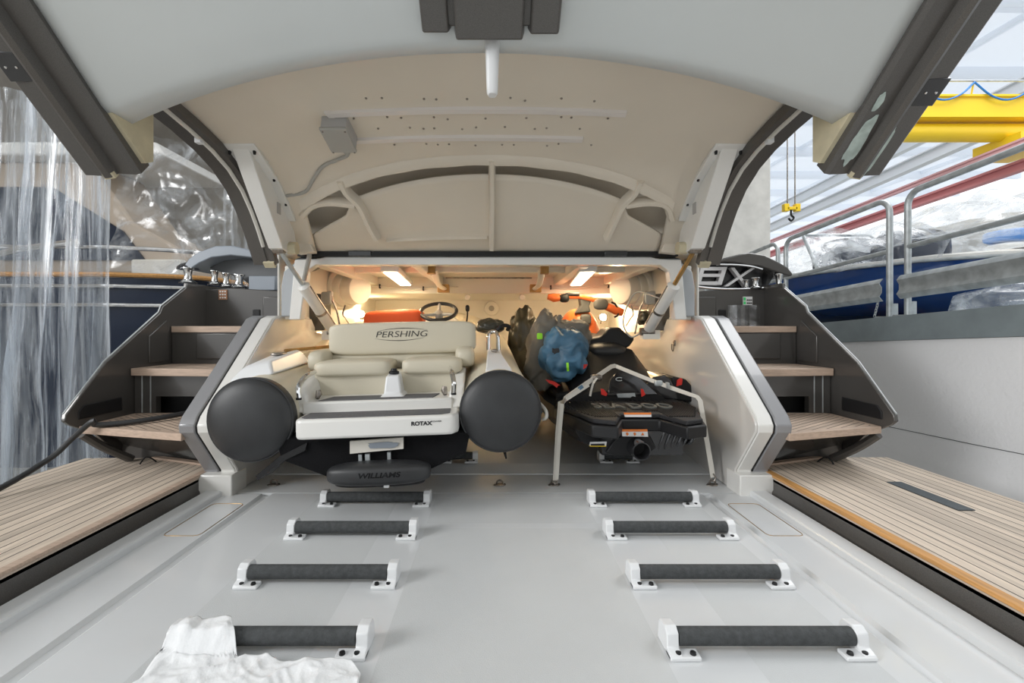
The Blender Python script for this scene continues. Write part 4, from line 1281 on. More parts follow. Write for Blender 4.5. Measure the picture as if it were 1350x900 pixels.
# boarding platform, zigzag rear edge
def sym(p):
    return [(JX - a, b) for a, b in p] + [(JX + a, b) for a, b in reversed(p)]
po = sym([(.33, 3.15), (.395, 2.72), (.375, 2.58), (.27, 2.24), (.17, 2.19), (.10, 2.37)])
dk = MB().prism(po, 'z', .378, .402)
dkk = dk.build('boarding_platform', M['textured'], J, bevel=0.006)
po2 = sym([(.34, 3.0), (.405, 2.72), (.385, 2.57), (.28, 2.22), (.165, 2.17), (.095, 2.35)])
MB().prism(po2, 'z', .315, .376).build('stern_bumper', M['black'], J, bevel=0.008)
po3 = sym([(.38, 2.70), (.36, 2.58), (.26, 2.255), (.178, 2.205), (.11, 2.385), (.10, 2.36), (.165, 2.185), (.275, 2.235), (.38, 2.575), (.40, 2.71)])
# raised sawtooth tread pattern
tr = MB()
for i in range(26):
    for s in (-1, 1):
        x = .05 + i * .0125
        y0 = 2.42 if x < .12 else 2.27 + max(0, (x - .25)) * 2.2
        y1 = 2.80 - x * .35 + (0.05 if i % 2 else 0)
        if y1 - y0 > .05:
            tr.box(JX + s * x - .003, JX + s * x + .003, y0 + .02, y1, .40, .4065)
tr.build('tread_pattern', M['black'], dkk)
text('SEA DOO', .20, M['padgrey'], J, 'deck_lettering', Matrix.Translation((JX + .015, 2.555, .411)), 0.52, 0.0, .004, None, .003)
# rear deck body and hatch
bd = []
for y, w0, w1, z1 in ((2.80, .30, .20, .46), (2.86, .30, .20, .50), (2.98, .30, .18, .62), (3.08, .31, .17, .72), (3.3, .31, .17, .74), (3.9, .32, .17, .74), (4.4, .22, .14, .70)):
    bd.append([(JX - w0, y, .40), (JX - (w0 + w1) / 2 - .02, y, .40 + (z1 - .40) * .55), (JX - w1, y, z1 - .02), (JX - w1 * .6, y, z1), (JX + w1 * .6, y, z1), (JX + w1, y, z1 - .02), (JX + (w0 + w1) / 2 + .02, y, .40 + (z1 - .40) * .55), (JX + w0, y, .40)])
body = MB().loft(bd).build('rear_body', M['black'], J, angle=25)
gp = [(PX(800, 2.80), 2.79, PZ(522, 2.79)), (PX(806, 2.80), 2.80, PZ(500, 2.80)), (PX(815, 2.9), 2.93, PZ(489, 2.93)), (PX(835, 2.9), 2.93, PZ(489, 2.93)), (PX(848, 2.85), 2.84, PZ(503, 2.84)), (PX(868, 2.8), 2.79, PZ(520, 2.79))]
gb = MB().loft([gp, [(a, b + .06, c - .01) for a, b, c in gp]]).build('storage_cover', M['blackg'], J, bevel=0.006)
def mark(pts, Y, mat, name, parent=J, d=0.006):
    return MB().prism([(PX(a, Y), PZ(b, Y)) for a, b in pts], 'y', Y, Y + d).build(name, mat, parent)
mark([(792, 512), (796, 513), (801, 519), (799, 522), (793, 520)], 2.775, M['redlogo'], 'red_catch')
mark([(845, 512), (848, 513), (851, 520), (846, 523)], 2.775, M['redlogo'], 'red_catch')
mark([(813, 519), (837, 518), (838, 523), (834, 522), (831, 524), (815, 524)], 2.765, M['galv'], 'latch_bar')
ring = MB().tube([(PX(816, 2.86) + .021 * math.cos(a), 2.852 - .0 * a, PZ(499.5, 2.86) + .010 * math.sin(a)) for a in [R(40 + 280 * k / 20) for k in range(21)]], 0.003, 6)
ring.build('badge', M['galv'], J)
# grip mat panels left and right of the seat
for s in (-1, 1):
    sp = [(JX + s * .20, 2.86, .46), (JX + s * .37, 2.90, .43), (JX + s * .42, 3.3, .50), (JX + s * .42, 3.9, .58), (JX + s * .24, 3.9, .62), (JX + s * .22, 3.3, .56)]
    MB().loft([sp, [(a, b, c - .08) for a, b, c in sp]]).build('side_panel', M['black'], J, bevel=0.012)
# dark box and red print at the right
bx = [(850, 525), (853, 506), (862, 497), (878, 494), (885, 500), (893, 515), (895, 528)]
MB().prism([(PX(a, 2.86), PZ(b, 2.86)) for a, b in bx], 'y', 2.86, 3.15).build('side_box', M['blackg'], J, bevel=0.012)
mark([(893, 501), (898, 498), (900, 500), (899, 507), (892, 509)], 2.872, M['redlogo'], 'red_print')
bx = [(886, 496), (905, 500), (912, 508), (914, 530), (886, 528)]
MB().prism([(PX(a, 2.88), PZ(b, 2.88)) for a, b in bx], 'y', 2.88, 3.2).build('rear_quarter', M['black'], J, bevel=0.012)
mark([(719, 500), (724, 501), (731, 503), (739, 508), (736, 508), (734, 511), (729, 507), (724, 505)], 2.80, M['redlogo'], 'red_print')
mark([(763, 484), (770, 480), (775, 480), (772, 485), (768, 487), (761, 486)], 2.86, M['redlogo'], 'red_print')
# seat
ss = []
for y, w, z0, z1 in ((3.02, .085, .66, .72), (3.06, .13, .65, .745), (3.12, .145, .65, .765), (3.3, .14, .66, .79), (3.7, .135, .69, .81), (4.0, .11, .72, .83)):
    ss.append([(JX - w, y, z0), (JX - w * 1.05, y, z0 + (z1 - z0) * .6), (JX - w * .75, y, z1 - .008), (JX, y, z1), (JX + w * .75, y, z1 - .008), (JX + w * 1.05, y, z0 + (z1 - z0) * .6), (JX + w, y, z0)])
MB().loft(ss).build('seat', M['rubber'], J, angle=50, sub=1)
cp2 = [(772, 452), (776, 446), (792, 444), (803, 432), (817, 431), (826, 439), (838, 446), (831, 456), (820, 463), (800, 468), (778, 466)]
MB().prism([(PX(a, 3.10), PZ(b, 3.10)) for a, b in cp2], 'y', 3.10, 3.34).build('seat_back', M['black'], J, bevel=0.02, seg=3)
# bow cowl, steering pad, handlebar
Y = 3.75
MB().sq((PX(768, Y), Y + .2, .80), (.18, .22, .215), .75, .8, 28, 16, fn=lambda p: Vector((p.x * (1 - .25 * max(0, p.z) / .2), p.y, p.z))).build('bow_cowl', M['orangep'], J, angle=60)
MB().sq((PX(772, Y), Y + .0, PZ(421, Y)), (.045, .03, .045), .6, .6).build('cowl_badge', M['padgrey'], J)
MB().loft([[(PX(758, Y), Y, PZ(413, Y)), (PX(779, Y), Y, PZ(411, Y)), (PX(779, Y), Y + .14, PZ(411, Y)), (PX(758, Y), Y + .14, PZ(413, Y))], [(PX(766, Y), Y, PZ(403, Y)), (PX(777, Y), Y, PZ(403, Y)), (PX(777, Y), Y + .1, PZ(403, Y)), (PX(766, Y), Y + .1, PZ(403, Y))], [(PX(764, Y), Y, PZ(389, Y)), (PX(782, Y), Y, PZ(391, Y)), (PX(782, Y), Y + .1, PZ(391, Y)), (PX(764, Y), Y + .1, PZ(389, Y))]]).build('steering_pad', M['padgrey'], J, bevel=0.01)
hb = MB().tube([P(737, 391, Y), P(765, 391, Y), P(785, 396, Y), P(806, 407, Y)], 0.019, 10).build('handlebar', M['orangep'], J)
MB().tube([P(722, 391, Y), P(730, 392.5, Y), P(738, 392, Y)], [.022, .036, .030], 12).build('left_grip', M['orangep'], hb)
MB().tube([P(798, 403, Y), P(812, 409, Y), P(821, 412, Y)], [.032, .036, .030], 12).build('right_grip', M['orangep'], hb)
MB().sq(P(744, 393, Y - .01), (.04, .03, .035), .7, .7).tube([P(738, 391, Y - .02), P(748, 388, Y - .02), P(764, 388, Y - .02)], .014, 8).build('left_lever', M['black'], hb)
MB().sq(P(792, 401, Y - .01), (.06, .035, .045), .7, .7).build('right_switch', M['padgrey'], hb)
MB().tube(spline([P(806, 398, Y - .02), P(812, 402, Y - .02), P(815, 414, Y - .02), P(810, 418, Y - .02)], 4), .008, 8).build('right_lever', M['black'], hb)
# stern: jet nozzle, stickers
MB().box(JX - .20, JX + .22, 2.36, 2.44, .19, .32).build('pump_recess', M['blackg'], J)
nz = MB().lathe([(.052, 0.12), (.052, 0.0), (.046, -.10), (.040, -.10), (.040, 0.10), (.0, .10)], (PX(838, 2.36), 2.36, PZ(592, 2.3)), (0, 1, 0), 24).build('jet_nozzle', M['blackg'], J)
MB().prism([(PX(a, 2.34), PZ(b, 2.34)) for a, b in [(799, 597), (812, 578), (822, 575), (858, 575), (866, 590), (854, 600), (820, 602)]], 'y', 2.345, 2.40).build('ride_plate', M['black'], J, bevel=0.006)
mark([(822.5, 544), (858.5, 544), (859, 549.5), (824, 549.5)], 2.343, M['stickw'], 'warning_sticker')
mark([(822.5, 544), (858.5, 544), (858.6, 546.3), (823, 546.3)], 2.340, M['sticko'], 'sticker_band')
mark([(820, 566), (853.5, 566), (854.5, 575.5), (820.5, 575)], 2.330, M['stickw'], 'warning_sticker')
mark([(820, 566), (853.5, 566), (853.7, 568.7), (820, 568.7)], 2.327, M['sticko'], 'sticker_band')
for k, pxx in enumerate((827, 837, 847.5)):
    mark([(pxx - 2, 573.5), (pxx, 570), (pxx + 2, 573.5)] if k == 2 else [(pxx - 1.8, 570.5), (pxx + .5, 570), (pxx + 2, 572), (pxx, 574.5), (pxx - 1.2, 573)], 2.327, M['sticko'], 'sticker_icon')
mark([(778, 582.5), (800, 582), (799, 588.5), (777, 588)], 2.335, M['stickw'], 'rating_sticker')
mark([(779, 585), (797, 584.6), (797, 587.5), (779, 587.3)], 2.332, M['ink'], 'sticker_print')
mark([(777.5, 587.4), (799, 587.6), (799, 588.6), (777.2, 588.4)], 2.331, M['yellow'], 'sticker_band')
# hanging hose loop at the right of the stern
MB().tube(spline([P(885, 566, 2.3), P(890, 556, 2.28), P(899, 553, 2.27), P(907, 557, 2.28), P(905, 567, 2.3), P(895, 572, 2.3), P(886, 568, 2.3)], 5), .010, 8).build('hose_cap', M['blackg'], J)
for k in range(6):
    x = 868 + k * 8
    MB().tube(spline([P(x + 10, 566, 2.36), P(x + 4, 580, 2.36), P(x, 594 - k * 2, 2.37), P(x + 8, 592 - k * 3, 2.40)], 4), .007 + .002 * (k % 2), 8).build('stern_hose', M['blackg'], J)
MB().prism([(PX(a, 2.42), PZ(b, 2.42)) for a, b in [(864, 566), (908, 560), (914, 566), (905, 580), (890, 590), (870, 594)]], 'y', 2.40, 2.5).build('hose_housing', M['black'], J, bevel=0.01)
# tie-down strap
pa, pb = P(732, 633, 2.44), P(940, 629, 2.44)
path = [pa, P(735.5, 570, 2.42), P(739, 530, 2.43), P(743, 525, 2.46), P(775, 504, 2.66), P(806, 483, 2.88), P(811, 482, 2.90), P(812, 482.5, 2.90), P(850, 498, 2.78), P(890, 513, 2.66), P(919, 523, 2.52), P(923, 528, 2.50), P(930, 570, 2.46), pb]
ac = [(1, 0, 0)] * 3 + [(.5, .3, .5)] + [(.2, .5, .6)] * 6 + [(.5, .3, .3)] + [(1, 0, 0)] * 3
S_ = thing('tie_down_strap', 'off-white webbing strap over the stern of the black water scooter', 'strap', tuple(pa))
MB().strip(path, ac, .026, .004).build('webbing', M['strap'], S_)
MB().strip([P(733.5, 632, 2.43), P(737.5, 570, 2.41), P(741, 532, 2.42), P(746, 526, 2.45), P(776, 507, 2.64)], [(1, 0, 0)] * 3 + [(.2, .5, .6)] * 2, .022, .003).build('doubled_end', M['strap'], S_)
MB().sq(P(786, 497.5, 2.72), (.035, .02, .018), .5, .5).build('ratchet', M['steel'], S_)
MB().strip([P(787, 498, 2.70), P(782, 505, 2.66), P(779, 516, 2.66), P(778, 522, 2.66)], (1, 0, 0), .012, .003).build('loose_tail', M['strap'], S_)
MB().sq(P(868, 505, 2.715), (.024, .012, .018), .5, .5).box(P(880, 508, 2.68).x - .005, P(880, 508, 2.68).x + .005, 2.66, 2.70, P(880, 508, 2.68).z - .018, P(880, 508, 2.68).z + .018).build('buckle', M['galv'], S_)
MB().strip([P(763, 512.5, 2.565), P(768, 509, 2.59)], (.2, .5, .6), .02, .007).build('blue_tag', M['bagblue'], S_)
for p0, nme in ((pa, 'left_hook'), (pb, 'right_hook')):
    MB().tube(spline([p0 + Vector((0, 0, .02)), p0 + Vector((.012, -.004, .0)), p0 + Vector((.002, -.002, -.02)), p0 + Vector((-.012, 0, -.008))], 4), .004, 8).build('hook', M['steel'], S_)

# ================================================================ BAGS
def lump(c, half, seed, amp=.16, fr=5.0, e=.8, nu=44, nv=26, fn=None, sharp=True):
    m = MB()
    def f(p):
        n = p.normalized() if p.length > 0 else p
        q = p * (fr / max(half)) * .5
        k = noise.noise(q + Vector((seed, 0, 0)))
        k2 = 1 - abs(noise.noise(q * 1.9 + Vector((0, seed, 0)))) * 2
        p = p * (1 + amp * (k + .45 * k2 * (1 if sharp else 0)))
        return fn(p) if fn else p
    return m.sq(c, half, e, e, nu, nv, fn=f)
HD = Vector((-.42, -.86, .18)).normalized()
def crease(p):
    # gathered folds radiating from the roll-top opening
    n = p.normalized()
    c = n.dot(HD)
    u = (Vector((0, 0, 1)) - HD * HD.z).normalized()
    w = HD.cross(u)
    th = math.atan2(n.dot(u), n.dot(w)) + .9 * noise.noise(n * 1.7)
    r = math.acos(max(-1, min(1, c)))
    k = .075 * math.sin(5 * th + 1.3 * r) * min(1, r * 1.6) * (1 if r < 1.7 else max(0, 2.4 - r) / .7)
    k += .03 * math.sin(11 * th - 2.0 * r) * min(1, r)
    if r < .55:
        k -= .22 * (1 - r / .55)
    k += .03 * math.exp(-((r - .62) / .15) ** 2)
    return p * (1 + k)
def taper(h, a, lean=(0, 0)):
    def f(p):
        u = (p.z / h + 1) / 2
        return Vector((p.x * (1 - a * u) + lean[0] * u, p.y * (1 - a * u) + lean[1] * u, p.z))
    return f
t = thing('dry_bag', 'blue waterproof roll-top bag leaning on the water scooter seat', 'bag', (PX(743, 2.95), 2.95, .53))
lump((PX(743, 2.95), 2.95, .685), (.150, .13, .165), 3, .05, 4.6, .85, 96, 60, fn=crease).build('bag_body', M['bagblue'], t, angle=80)
lump((PX(752, 3.04), 3.04, .80), (.13, .10, .095), 11, .25, 5).build('folded_top', M['baggrey'], t, angle=80)
MB().tube(spline([P(737, 425, 2.95), P(737.5, 416, 2.95), P(741, 420, 2.95)], 4), [.01] * 9, 8).build('top_loop', M['baggrey'], t)
MB().tube(spline([P(745, 431, 2.88), P(749, 434, 2.86), P(754, 431, 2.86), P(758, 434, 2.88)], 5), .005, 8).build('clip', M['steel'], t)
MB().strip([P(748, 478, 2.79), P(748.5, 484, 2.78), P(749, 489, 2.79)], (1, 0, 0), .014, .004).build('lime_tab', M['lime'], t)
mk2 = lump((PX(743, 2.95) - .050, 2.95 - .088, .685 + .020), (.034, .012, .030), 5, .3, 4).build('opening_shade', M['ink'], t)  # dark lump put in as the shade inside the bag opening
t = thing('backpack', 'grey-brown bag with a lime buckle, left of the blue bag', 'bag', (PX(712, 3.08), 3.08, .45))
lump((PX(716, 3.10), 3.10, .69), (.14, .14, .245), 21, .22, 6, .75, 56, 34, fn=taper(.26, .2, (.04, 0))).build('bag_body', M['baggrey'], t, angle=80)
MB().sq(P(711.5, 443, 2.90), (.018, .01, .020), .4, .4).build('lime_buckle', M['lime'], t)
t2 = lump((.300, 4.0, .53), (.155, .18, .43), 33, .26, 6.5, .75, 56, 34, fn=taper(.43, .15)).build('plastic_sack', M['bagolive'], angle=80)
tag(t2, 'dark olive plastic sack standing between the two craft', 'sack')
t = thing('grip_cover', 'small dark bunched cover on the right tube beside the throttle lever', 'cover', (PX(648, 3.0), 3.0, .86))
lump((PX(646, 3.02), 3.02, .862), (.085, .11, .045), 41, .25, 5).build('cover_body', M['bagolive'], t, angle=80)
MB().tube(spline([P(655, 436, 2.85), P(662, 429, 2.85), P(671, 430, 2.86), P(669, 435, 2.88)], 4), .012, 8).build('cuff', M['black'], t)

# ================================================================ GARAGE FITTINGS
# ceiling lamps
def ceiling_lamp(x, lab, tilt):
    t = thing('ceiling_lamp', lab, 'lamp', (x, 3.55, 1.26), 'garage ceiling lamps')
    m = Matrix.Translation((x, 3.60, 1.262)) @ Matrix.Rotation(R(tilt), 4, 'Z')
    MB().box(-.062, .062, -.50, .50, -.028, .012, mat=m).build('housing', M['white'], t, bevel=0.006)
    MB().box(-.045, .045, -.47, .47, -.036, -.027, mat=m).build('diffuser', M['lampface'], t, bevel=0.003)
    lamp('garage_lamp', 'AREA', m @ Vector((0, 0, -.045)), 7, WARM, .1, .9, (0, 0, R(tilt)))
ceiling_lamp(-.72, 'long lit lamp on the garage ceiling, left', 5)
ceiling_lamp(.72, 'long lit lamp on the garage ceiling, right', -5)
# floodlights on the back ledge
def flood(c, lab, e, yaw):
    t = thing('floodlight', lab, 'lamp', tuple(c), 'garage floodlights')
    a = Vector((math.sin(R(yaw)), -math.cos(R(yaw)), 0.1)).normalized()
    MB().lathe([(0, -.07), (.025, -.06), (.04, -.02), (.045, 0), (.040, .002), (0, .002)], c, a, 20).build('lamp_body', M['black'], t)
    MB().lathe([(0, .006), (.02, .005), (.034, .003), (0, .001)], c, a, 20).build('lens', M['floodface'], t)
    MB().tube([c - a * .04, c - a * .05 + Vector((0, 0, -.06))], .008, 8).build('bracket', M['steel'], t)
    lamp('floodlight_beam', 'POINT', c + a * .05, e, WARM, .04)
flood(P(795, 418, 4.6), 'bright round floodlight behind the handlebar', 14, 12)
flood(P(476, 414, 4.6), 'round floodlight low in the left corner, behind the boat seat', 16, -5)
# round duct housings on the garage sides
for s in (-1, 1):
    px = 452 if s < 0 else 838
    c = Vector((s * 1.22, 3.85, PZ(381, 3.85)))
    t = thing('vent_duct', 'round stepped cream duct housing on the ' + side_name[s] + ' garage wall', 'duct', tuple(c), 'round duct housings')
    a = (-s * .86, -.5, -.05)
    MB().lathe([(.18, -.16), (.18, -.02), (.165, .0), (.15, .0)], c, a, 32).build('base_drum', M['creamw'], t, bevel=.004)
    MB().lathe([(0, -.02), (.150, -.02), (.150, .05), (.14, .065), (.0, .065)], c, a, 32).build('middle_drum', M['creamw'], t)
    MB().lathe([(0, .05), (.128, .05), (.128, .15), (.118, .17), (.09, .175), (.0, .17)], c, a, 32).build('end_drum', M['creamw'], t)
# hatch arms on the ceiling beam
for x, lab in ((-.42, 'left curved steel bracket under the garage ceiling'), (.40, 'right curved steel bracket under the garage ceiling')):
    t = thing('ceiling_bracket', lab, 'bracket', (x, 3.75, 1.25), 'curved ceiling brackets')
    s = -1 if x < 0 else 1
    MB().tube(spline([(x - .02 * s, 3.30, 1.27), (x - .015 * s, 3.42, 1.225), (x + 0.0 * s, 3.75, 1.20), (x - .01 * s, 4.05, 1.195)], 6), .024, 10, flat=.6).build('arm', M['creamw'], t)
    MB().box(x - .03, x + .03, 3.27, 3.33, 1.24, 1.32).build('front_foot', M['brass'], t, bevel=.004)
    MB().box(x - .05, x + .05, 4.02, 4.10, 1.165, 1.235).build('rear_foot', M['brass'], t, bevel=.004)
tag(MB().tube([(-.36, 3.7, 1.255), (.34, 3.7, 1.255)], .006, 8).build('cross_bar', M['steel']), 'thin dark bar between the two ceiling brackets', 'bar')
# cable sagging along the beam
cb = thing('cable', 'cable sagging along the ceiling beam on small clips', 'cable', (0, 4.19, 1.22))
wp = [(-1.35, 4.18, 1.20), (-1.15, 4.18, 1.235), (-.9, 4.18, 1.222), (-.72, 4.18, 1.198), (-.5, 4.18, 1.222), (-.3, 4.18, 1.225)]
MB().tube(spline(wp, 6), .007, 8).build('cable_run', M['creamw'], cb)
wp = [(.45, 4.18, 1.225), (.75, 4.18, 1.21), (1.0, 4.18, 1.232), (1.35, 4.18, 1.24)]
MB().tube(spline(wp, 6), .007, 8).build('cable_run', M['creamw'], cb)
for x, z in ((-1.02, 1.23), (-.62, 1.21), (.55, 1.22), (1.08, 1.235)):
    MB().box(x - .005, x + .005, 4.165, 4.195, z - .018, z + .02).build('clip', M['black'], cb)
t = thing('wall_socket', 'round grey socket on the garage back wall', 'socket', P(648, 406, 5.19))
c = P(648, 406.5, 5.19)
MB().lathe([(0, .03), (.075, .028), (.085, .012), (.085, -.02), (0, -.02)], c, (0, -1, 0), 28).build('cover', M['creamw'], t)
MB().lathe([(0, .034), (.028, .034), (.032, .028), (0, .028)], c, (0, -1, 0), 20).build('hole', M['hoseg'], t)
for px, lab in ((617, 'small cream knob on the beam, left of the round socket'), (688, 'small cream knob on the beam, right of the round socket')):
    c = P(px, 392, 4.19)
    tag(MB().lathe([(0, .04), (.022, .04), (.03, .025), (.018, .0), (.018, -.02), (0, -.02)], c, (0, -1, 0), 16).build('beam_knob', M['creamw']), lab, 'knob', 'beam knobs')
# electrical bits by the struts
for s in (-1, 1):
    Y = 3.15
    q = (lambda px, py: P(px, py, Y)) if s < 0 else (lambda px, py: P(1290 - px - 3, py, Y))
    c = q(431, 393)
    t = thing('valve_cluster', 'steel valve with thin pipes beside the ' + side_name[s] + ' strut', 'valve', tuple(c), 'valve clusters')
    MB().sq(c, (.035, .03, .045), .4, .4).sq(c + Vector((.02, 0, .03)), (.02, .02, .02), .5, .5).build('valve_body', M['hoseg'], t)
    MB().tube(spline([q(424, 398), q(430, 388), q(436, 385), q(438, 394), q(434, 400)], 4), .006, 8).build('pipe', M['steel'], t)
    MB().tube(spline([q(438, 396), q(444, 410), q(448, 430), q(450, 440)], 4), .006, 8).build('pipe', M['steel'], t)
    MB().tube(spline([q(455, 402), q(452, 414), q(456, 420), q(462, 430)], 4), .005, 8).build('pipe', M['steel'], t)
Y = 3.6
t = thing('gear_bundle', 'dark gear and a black pump on the right garage ledge', 'gear', P(857, 428, Y))
lump(P(849, 419, Y), (.045, .06, .055), 51, .2, 4).build('bundle', M['bagolive'], t, angle=80)
MB().tube([P(873, 419, Y) + Vector((.045 * math.cos(a), 0, .035 * math.sin(a))) for a in [2 * math.pi * k / 20 for k in range(20)]], .014, 8, closed=True).sq(P(873, 423, Y), (.05, .04, .03), .5, .5).build('pump', M['black'], t)
# ring on the right inner wall
t = thing('wall_ring', 'small steel ring hanging on the right garage cheek', 'ring', (1.28, 2.62, .74))
c = Vector((1.284, PX(0, 0) * 0 + 600 * (1.284 - CX) / (889 - 655), 0))
c.z = PZ(452, c.y)
MB().sq(c, (.008, .015, .02), .6, .6).build('eye_plate', M['steel'], t)
MB().tube([c + Vector((-.012, .018 * math.cos(a), -.03 + .026 * math.sin(a))) for a in [2 * math.pi * k / 18 for k in range(18)]], .004, 6, closed=True).build('ring_loop', M['steel'], t)

# ================================================================ RIGHT BACKGROUND
XRL = 2.99
def railing(Y0, Y1, lab, guard, g0, g1, cut0=True):
    t = thing('guard_railing', lab, 'railing', (XRL, Y0, slope(Y0, .975)), 'galvanised railings')
    r = .021
    def top(Y):
        return slope(Y, 1.86)
    pth = [(XRL, Y0, slope(Y0, .97)), (XRL, Y0, top(Y0) - .10)]
    for k in range(1, 6):
        a = math.pi / 2 * k / 6
        pth.append((XRL, Y0 + .10 * (1 - math.cos(a)), top(Y0) - .10 + .10 * math.sin(a)))
    pth.append((XRL, Y0 + .1, top(Y0)))
    pth.append((XRL, Y1 - .1, top(Y1)))
    for k in range(1, 6):
        a = math.pi / 2 * k / 6
        pth.append((XRL, Y1 - .10 + .10 * math.sin(a), top(Y1) - .10 + .10 * math.cos(a)))
    pth += [(XRL, Y1, top(Y1) - .1), (XRL, Y1, slope(Y1, .97))]
    MB().tube(pth, r, 12).build('frame_tube', M['galv'], t)
    MB().tube([(XRL, Y0, slope(Y0, 1.47)), (XRL, Y1, slope(Y1, 1.47))], r * .9, 12).build('middle_rail', M['galv'], t)
    for Y in (Y0, Y1):
        MB().box(XRL - .06, XRL + .06, Y - .06, Y + .06, slope(Y, .972), slope(Y, .985)).box(XRL + .0, XRL + .05, Y - .015, Y + .015, slope(Y, .98), slope(Y, 1.08)).build('foot_plate', M['galv'], t)
    z0 = 1.185
    xb = XRL - .035
    gp = [(0, -.085), (-.012, -.075), (-.03, -.05), (-.012, -.02), (-.012, .02), (-.03, .05), (-.012, .075), (0, .085), (.004, .085), (-.006, .073), (-.024, .05), (-.006, .02), (-.006, -.02), (-.024, -.05), (-.006, -.073), (.004, -.085)]
    secs = [[(xb + a, Y, slope(Y, z0) + b) for a, b in gp] for Y in (g0, g1)]
    MB().loft(secs).build('crash_beam', M['galv'], t)
    for Y in (Y0,):
        ch = MB()
        for k in range(6):
            c = Vector((XRL - .03 + .0 * k, Y + .07 + .006 * k, slope(Y, 1.09) - .02 * k))
            ch.tube([c + Vector(((.007 * math.cos(a)) if k % 2 else 0, 0 if k % 2 else .007 * math.cos(a), .014 * math.sin(a))) for a in [2 * math.pi * i / 10 for i in range(10)]], .0025, 5, closed=True)
        ch.build('chain', M['galv'], t)
railing(3.40, 4.62, 'galvanised railing frame in front of the blue hull, far section', True, 3.42, 4.72)
railing(1.75, 3.25, 'galvanised railing frame at the right edge of the photo, near section', True, 1.75, 3.27)
railing(4.75, 6.4, 'galvanised railing frame farthest away, beside the concrete pillar', True, 4.8, 6.4)

# blue boat
B = thing('blue_boat', 'dark blue motorboat hull behind the railing, wrapped in clear plastic', 'boat', (4.0, 5.0, .95))
secs = []
for y, xn, xc, zs, zk in ((3.10, 3.75, 3.78, 1.36, 1.26), (3.25, 3.62, 3.84, 1.375, 1.10), (3.6, 3.42, 3.92, 1.39, .95), (4.2, 3.26, 4.0, 1.40, .88), (5.2, 3.20, 4.05, 1.41, .86), (6.8, 3.22, 4.1, 1.42, .86)):
    xf = 2 * xc - xn
    secs.append([(xn, y, zs), (xn + .03, y, zs - .10), (xn + .10, y, zk + (zs - zk) * .35), (xn + (xc - xn) * .5, y, zk + .04), (xc, y, zk), (xf - (xc - xn) * .5, y, zk + .04), (xf - .10, y, zk + (zs - zk) * .35), (xf - .03, y, zs - .1), (xf, y, zs)])
MB().loft(secs).build('hull', M['blue'], B, angle=40)
dkr = [[(s[0][0] - .02, s[0][1], s[0][2] + .0), (s[0][0] - .02, s[0][1], s[0][2] + .02), (s[0][0] + .1, s[0][1], s[0][2] + .04), (s[4][0], s[4][1], s[0][2] + .06), (s[8][0] - .1, s[8][1], s[8][2] + .04), (s[8][0] + .02, s[8][1], s[8][2] + .02), (s[8][0] + .02, s[8][1], s[8][2])] for s in secs]
MB().loft(dkr).build('deck', M['whitesolid'], B, angle=40)
MB().tube([(s[0][0] - .015, s[0][1], s[0][2] - .01) for s in secs], .014, 8).build('rub_rail', M['galv'], B)
MB().sq((4.0, 4.35, 1.58), (.28, .22, .20), .6, .6).build('seat', M['navy'], B)
MB().sq((4.05, 5.2, 1.62), (.32, .22, .24), .6, .6).build('seat', M['navy'], B)
MB().loft([[(3.5, 4.9, 1.50), (4.5, 4.9, 1.5), (4.4, 5.3, 1.92), (3.62, 5.3, 1.92)], [(3.5, 4.93, 1.50), (4.5, 4.93, 1.5), (4.4, 5.33, 1.92), (3.62, 5.33, 1.92)]]).build('windscreen', M['filmd'], B)
MB().tube([(3.5, 4.9, 1.50), (3.62, 5.3, 1.93), (4.4, 5.3, 1.93), (4.5, 4.9, 1.5)], .02, 8).build('windscreen_frame', M['galv'], B)
rows = []
for i in range(31):
    y = 3.3 + 3.3 * i / 30
    pk = max(0.0, .32 * math.exp(-((y - 4.35) / .35) ** 2), .46 * math.exp(-((y - 5.25) / .42) ** 2), .10)
    r = []
    for j in range(25):
        u = j / 24
        x = 3.16 + 1.75 * u
        z = 1.42 + (.12 + pk) * (math.sin(math.pi * min(1, u * 1.15 + .02)) ** .8) - (.08 if j == 0 else 0)
        z += .05 * noise.noise(Vector((x * 6, y * 3, 1))) + .02 * noise.noise(Vector((x * 14, y * 9, 4)))
        r.append((x + (.12 if y < 3.6 else 0), y, z))
    rows.append(r)
tag(MB().grid(rows).build('boat_wrap', M['filmw'], angle=80), 'clear plastic sheet draped over the blue boat', 'plastic sheet')
tag(MB().box(3.35, 3.75, 3.9, 4.25, .82, .90).build('timber_block', M['brick']), 'reddish timber block on the ledge under the blue hull', 'timber')
# wrapped mound, second boat on the far right
MBt = thing('wrapped_boat', 'second boat in crumpled plastic at the right edge, behind the blue one', 'boat', (5.2, 4.6, .95))
lump((6.0, 5.4, 1.78), (.95, 1.15, .56), 61, .22, 6, .8).build('plastic_wrap', M['filmw'], MBt, angle=80)
lump((6.0, 5.45, 1.60), (.85, 1.05, .52), 62, .1, 4, .7).build('hull', M['hoseg'], MBt, angle=80)
MB().sq((5.2, 4.45, 1.74), (.30, .16, .07), .5, .5).build('blue_cover', M['bluetarp'], MBt)
MB().sq((5.2, 4.42, 1.62), (.34, .14, .06), .6, .6).build('white_fender', M['whitesolid'], MBt)
tag(lump((3.62, 2.92, 1.0), (.45, .33, .13), 71, .25, 6, .8).build('plastic_heap', M['filmw'], angle=80), 'heap of crumpled plastic sheet on the ledge, behind the near railing', 'plastic sheet')

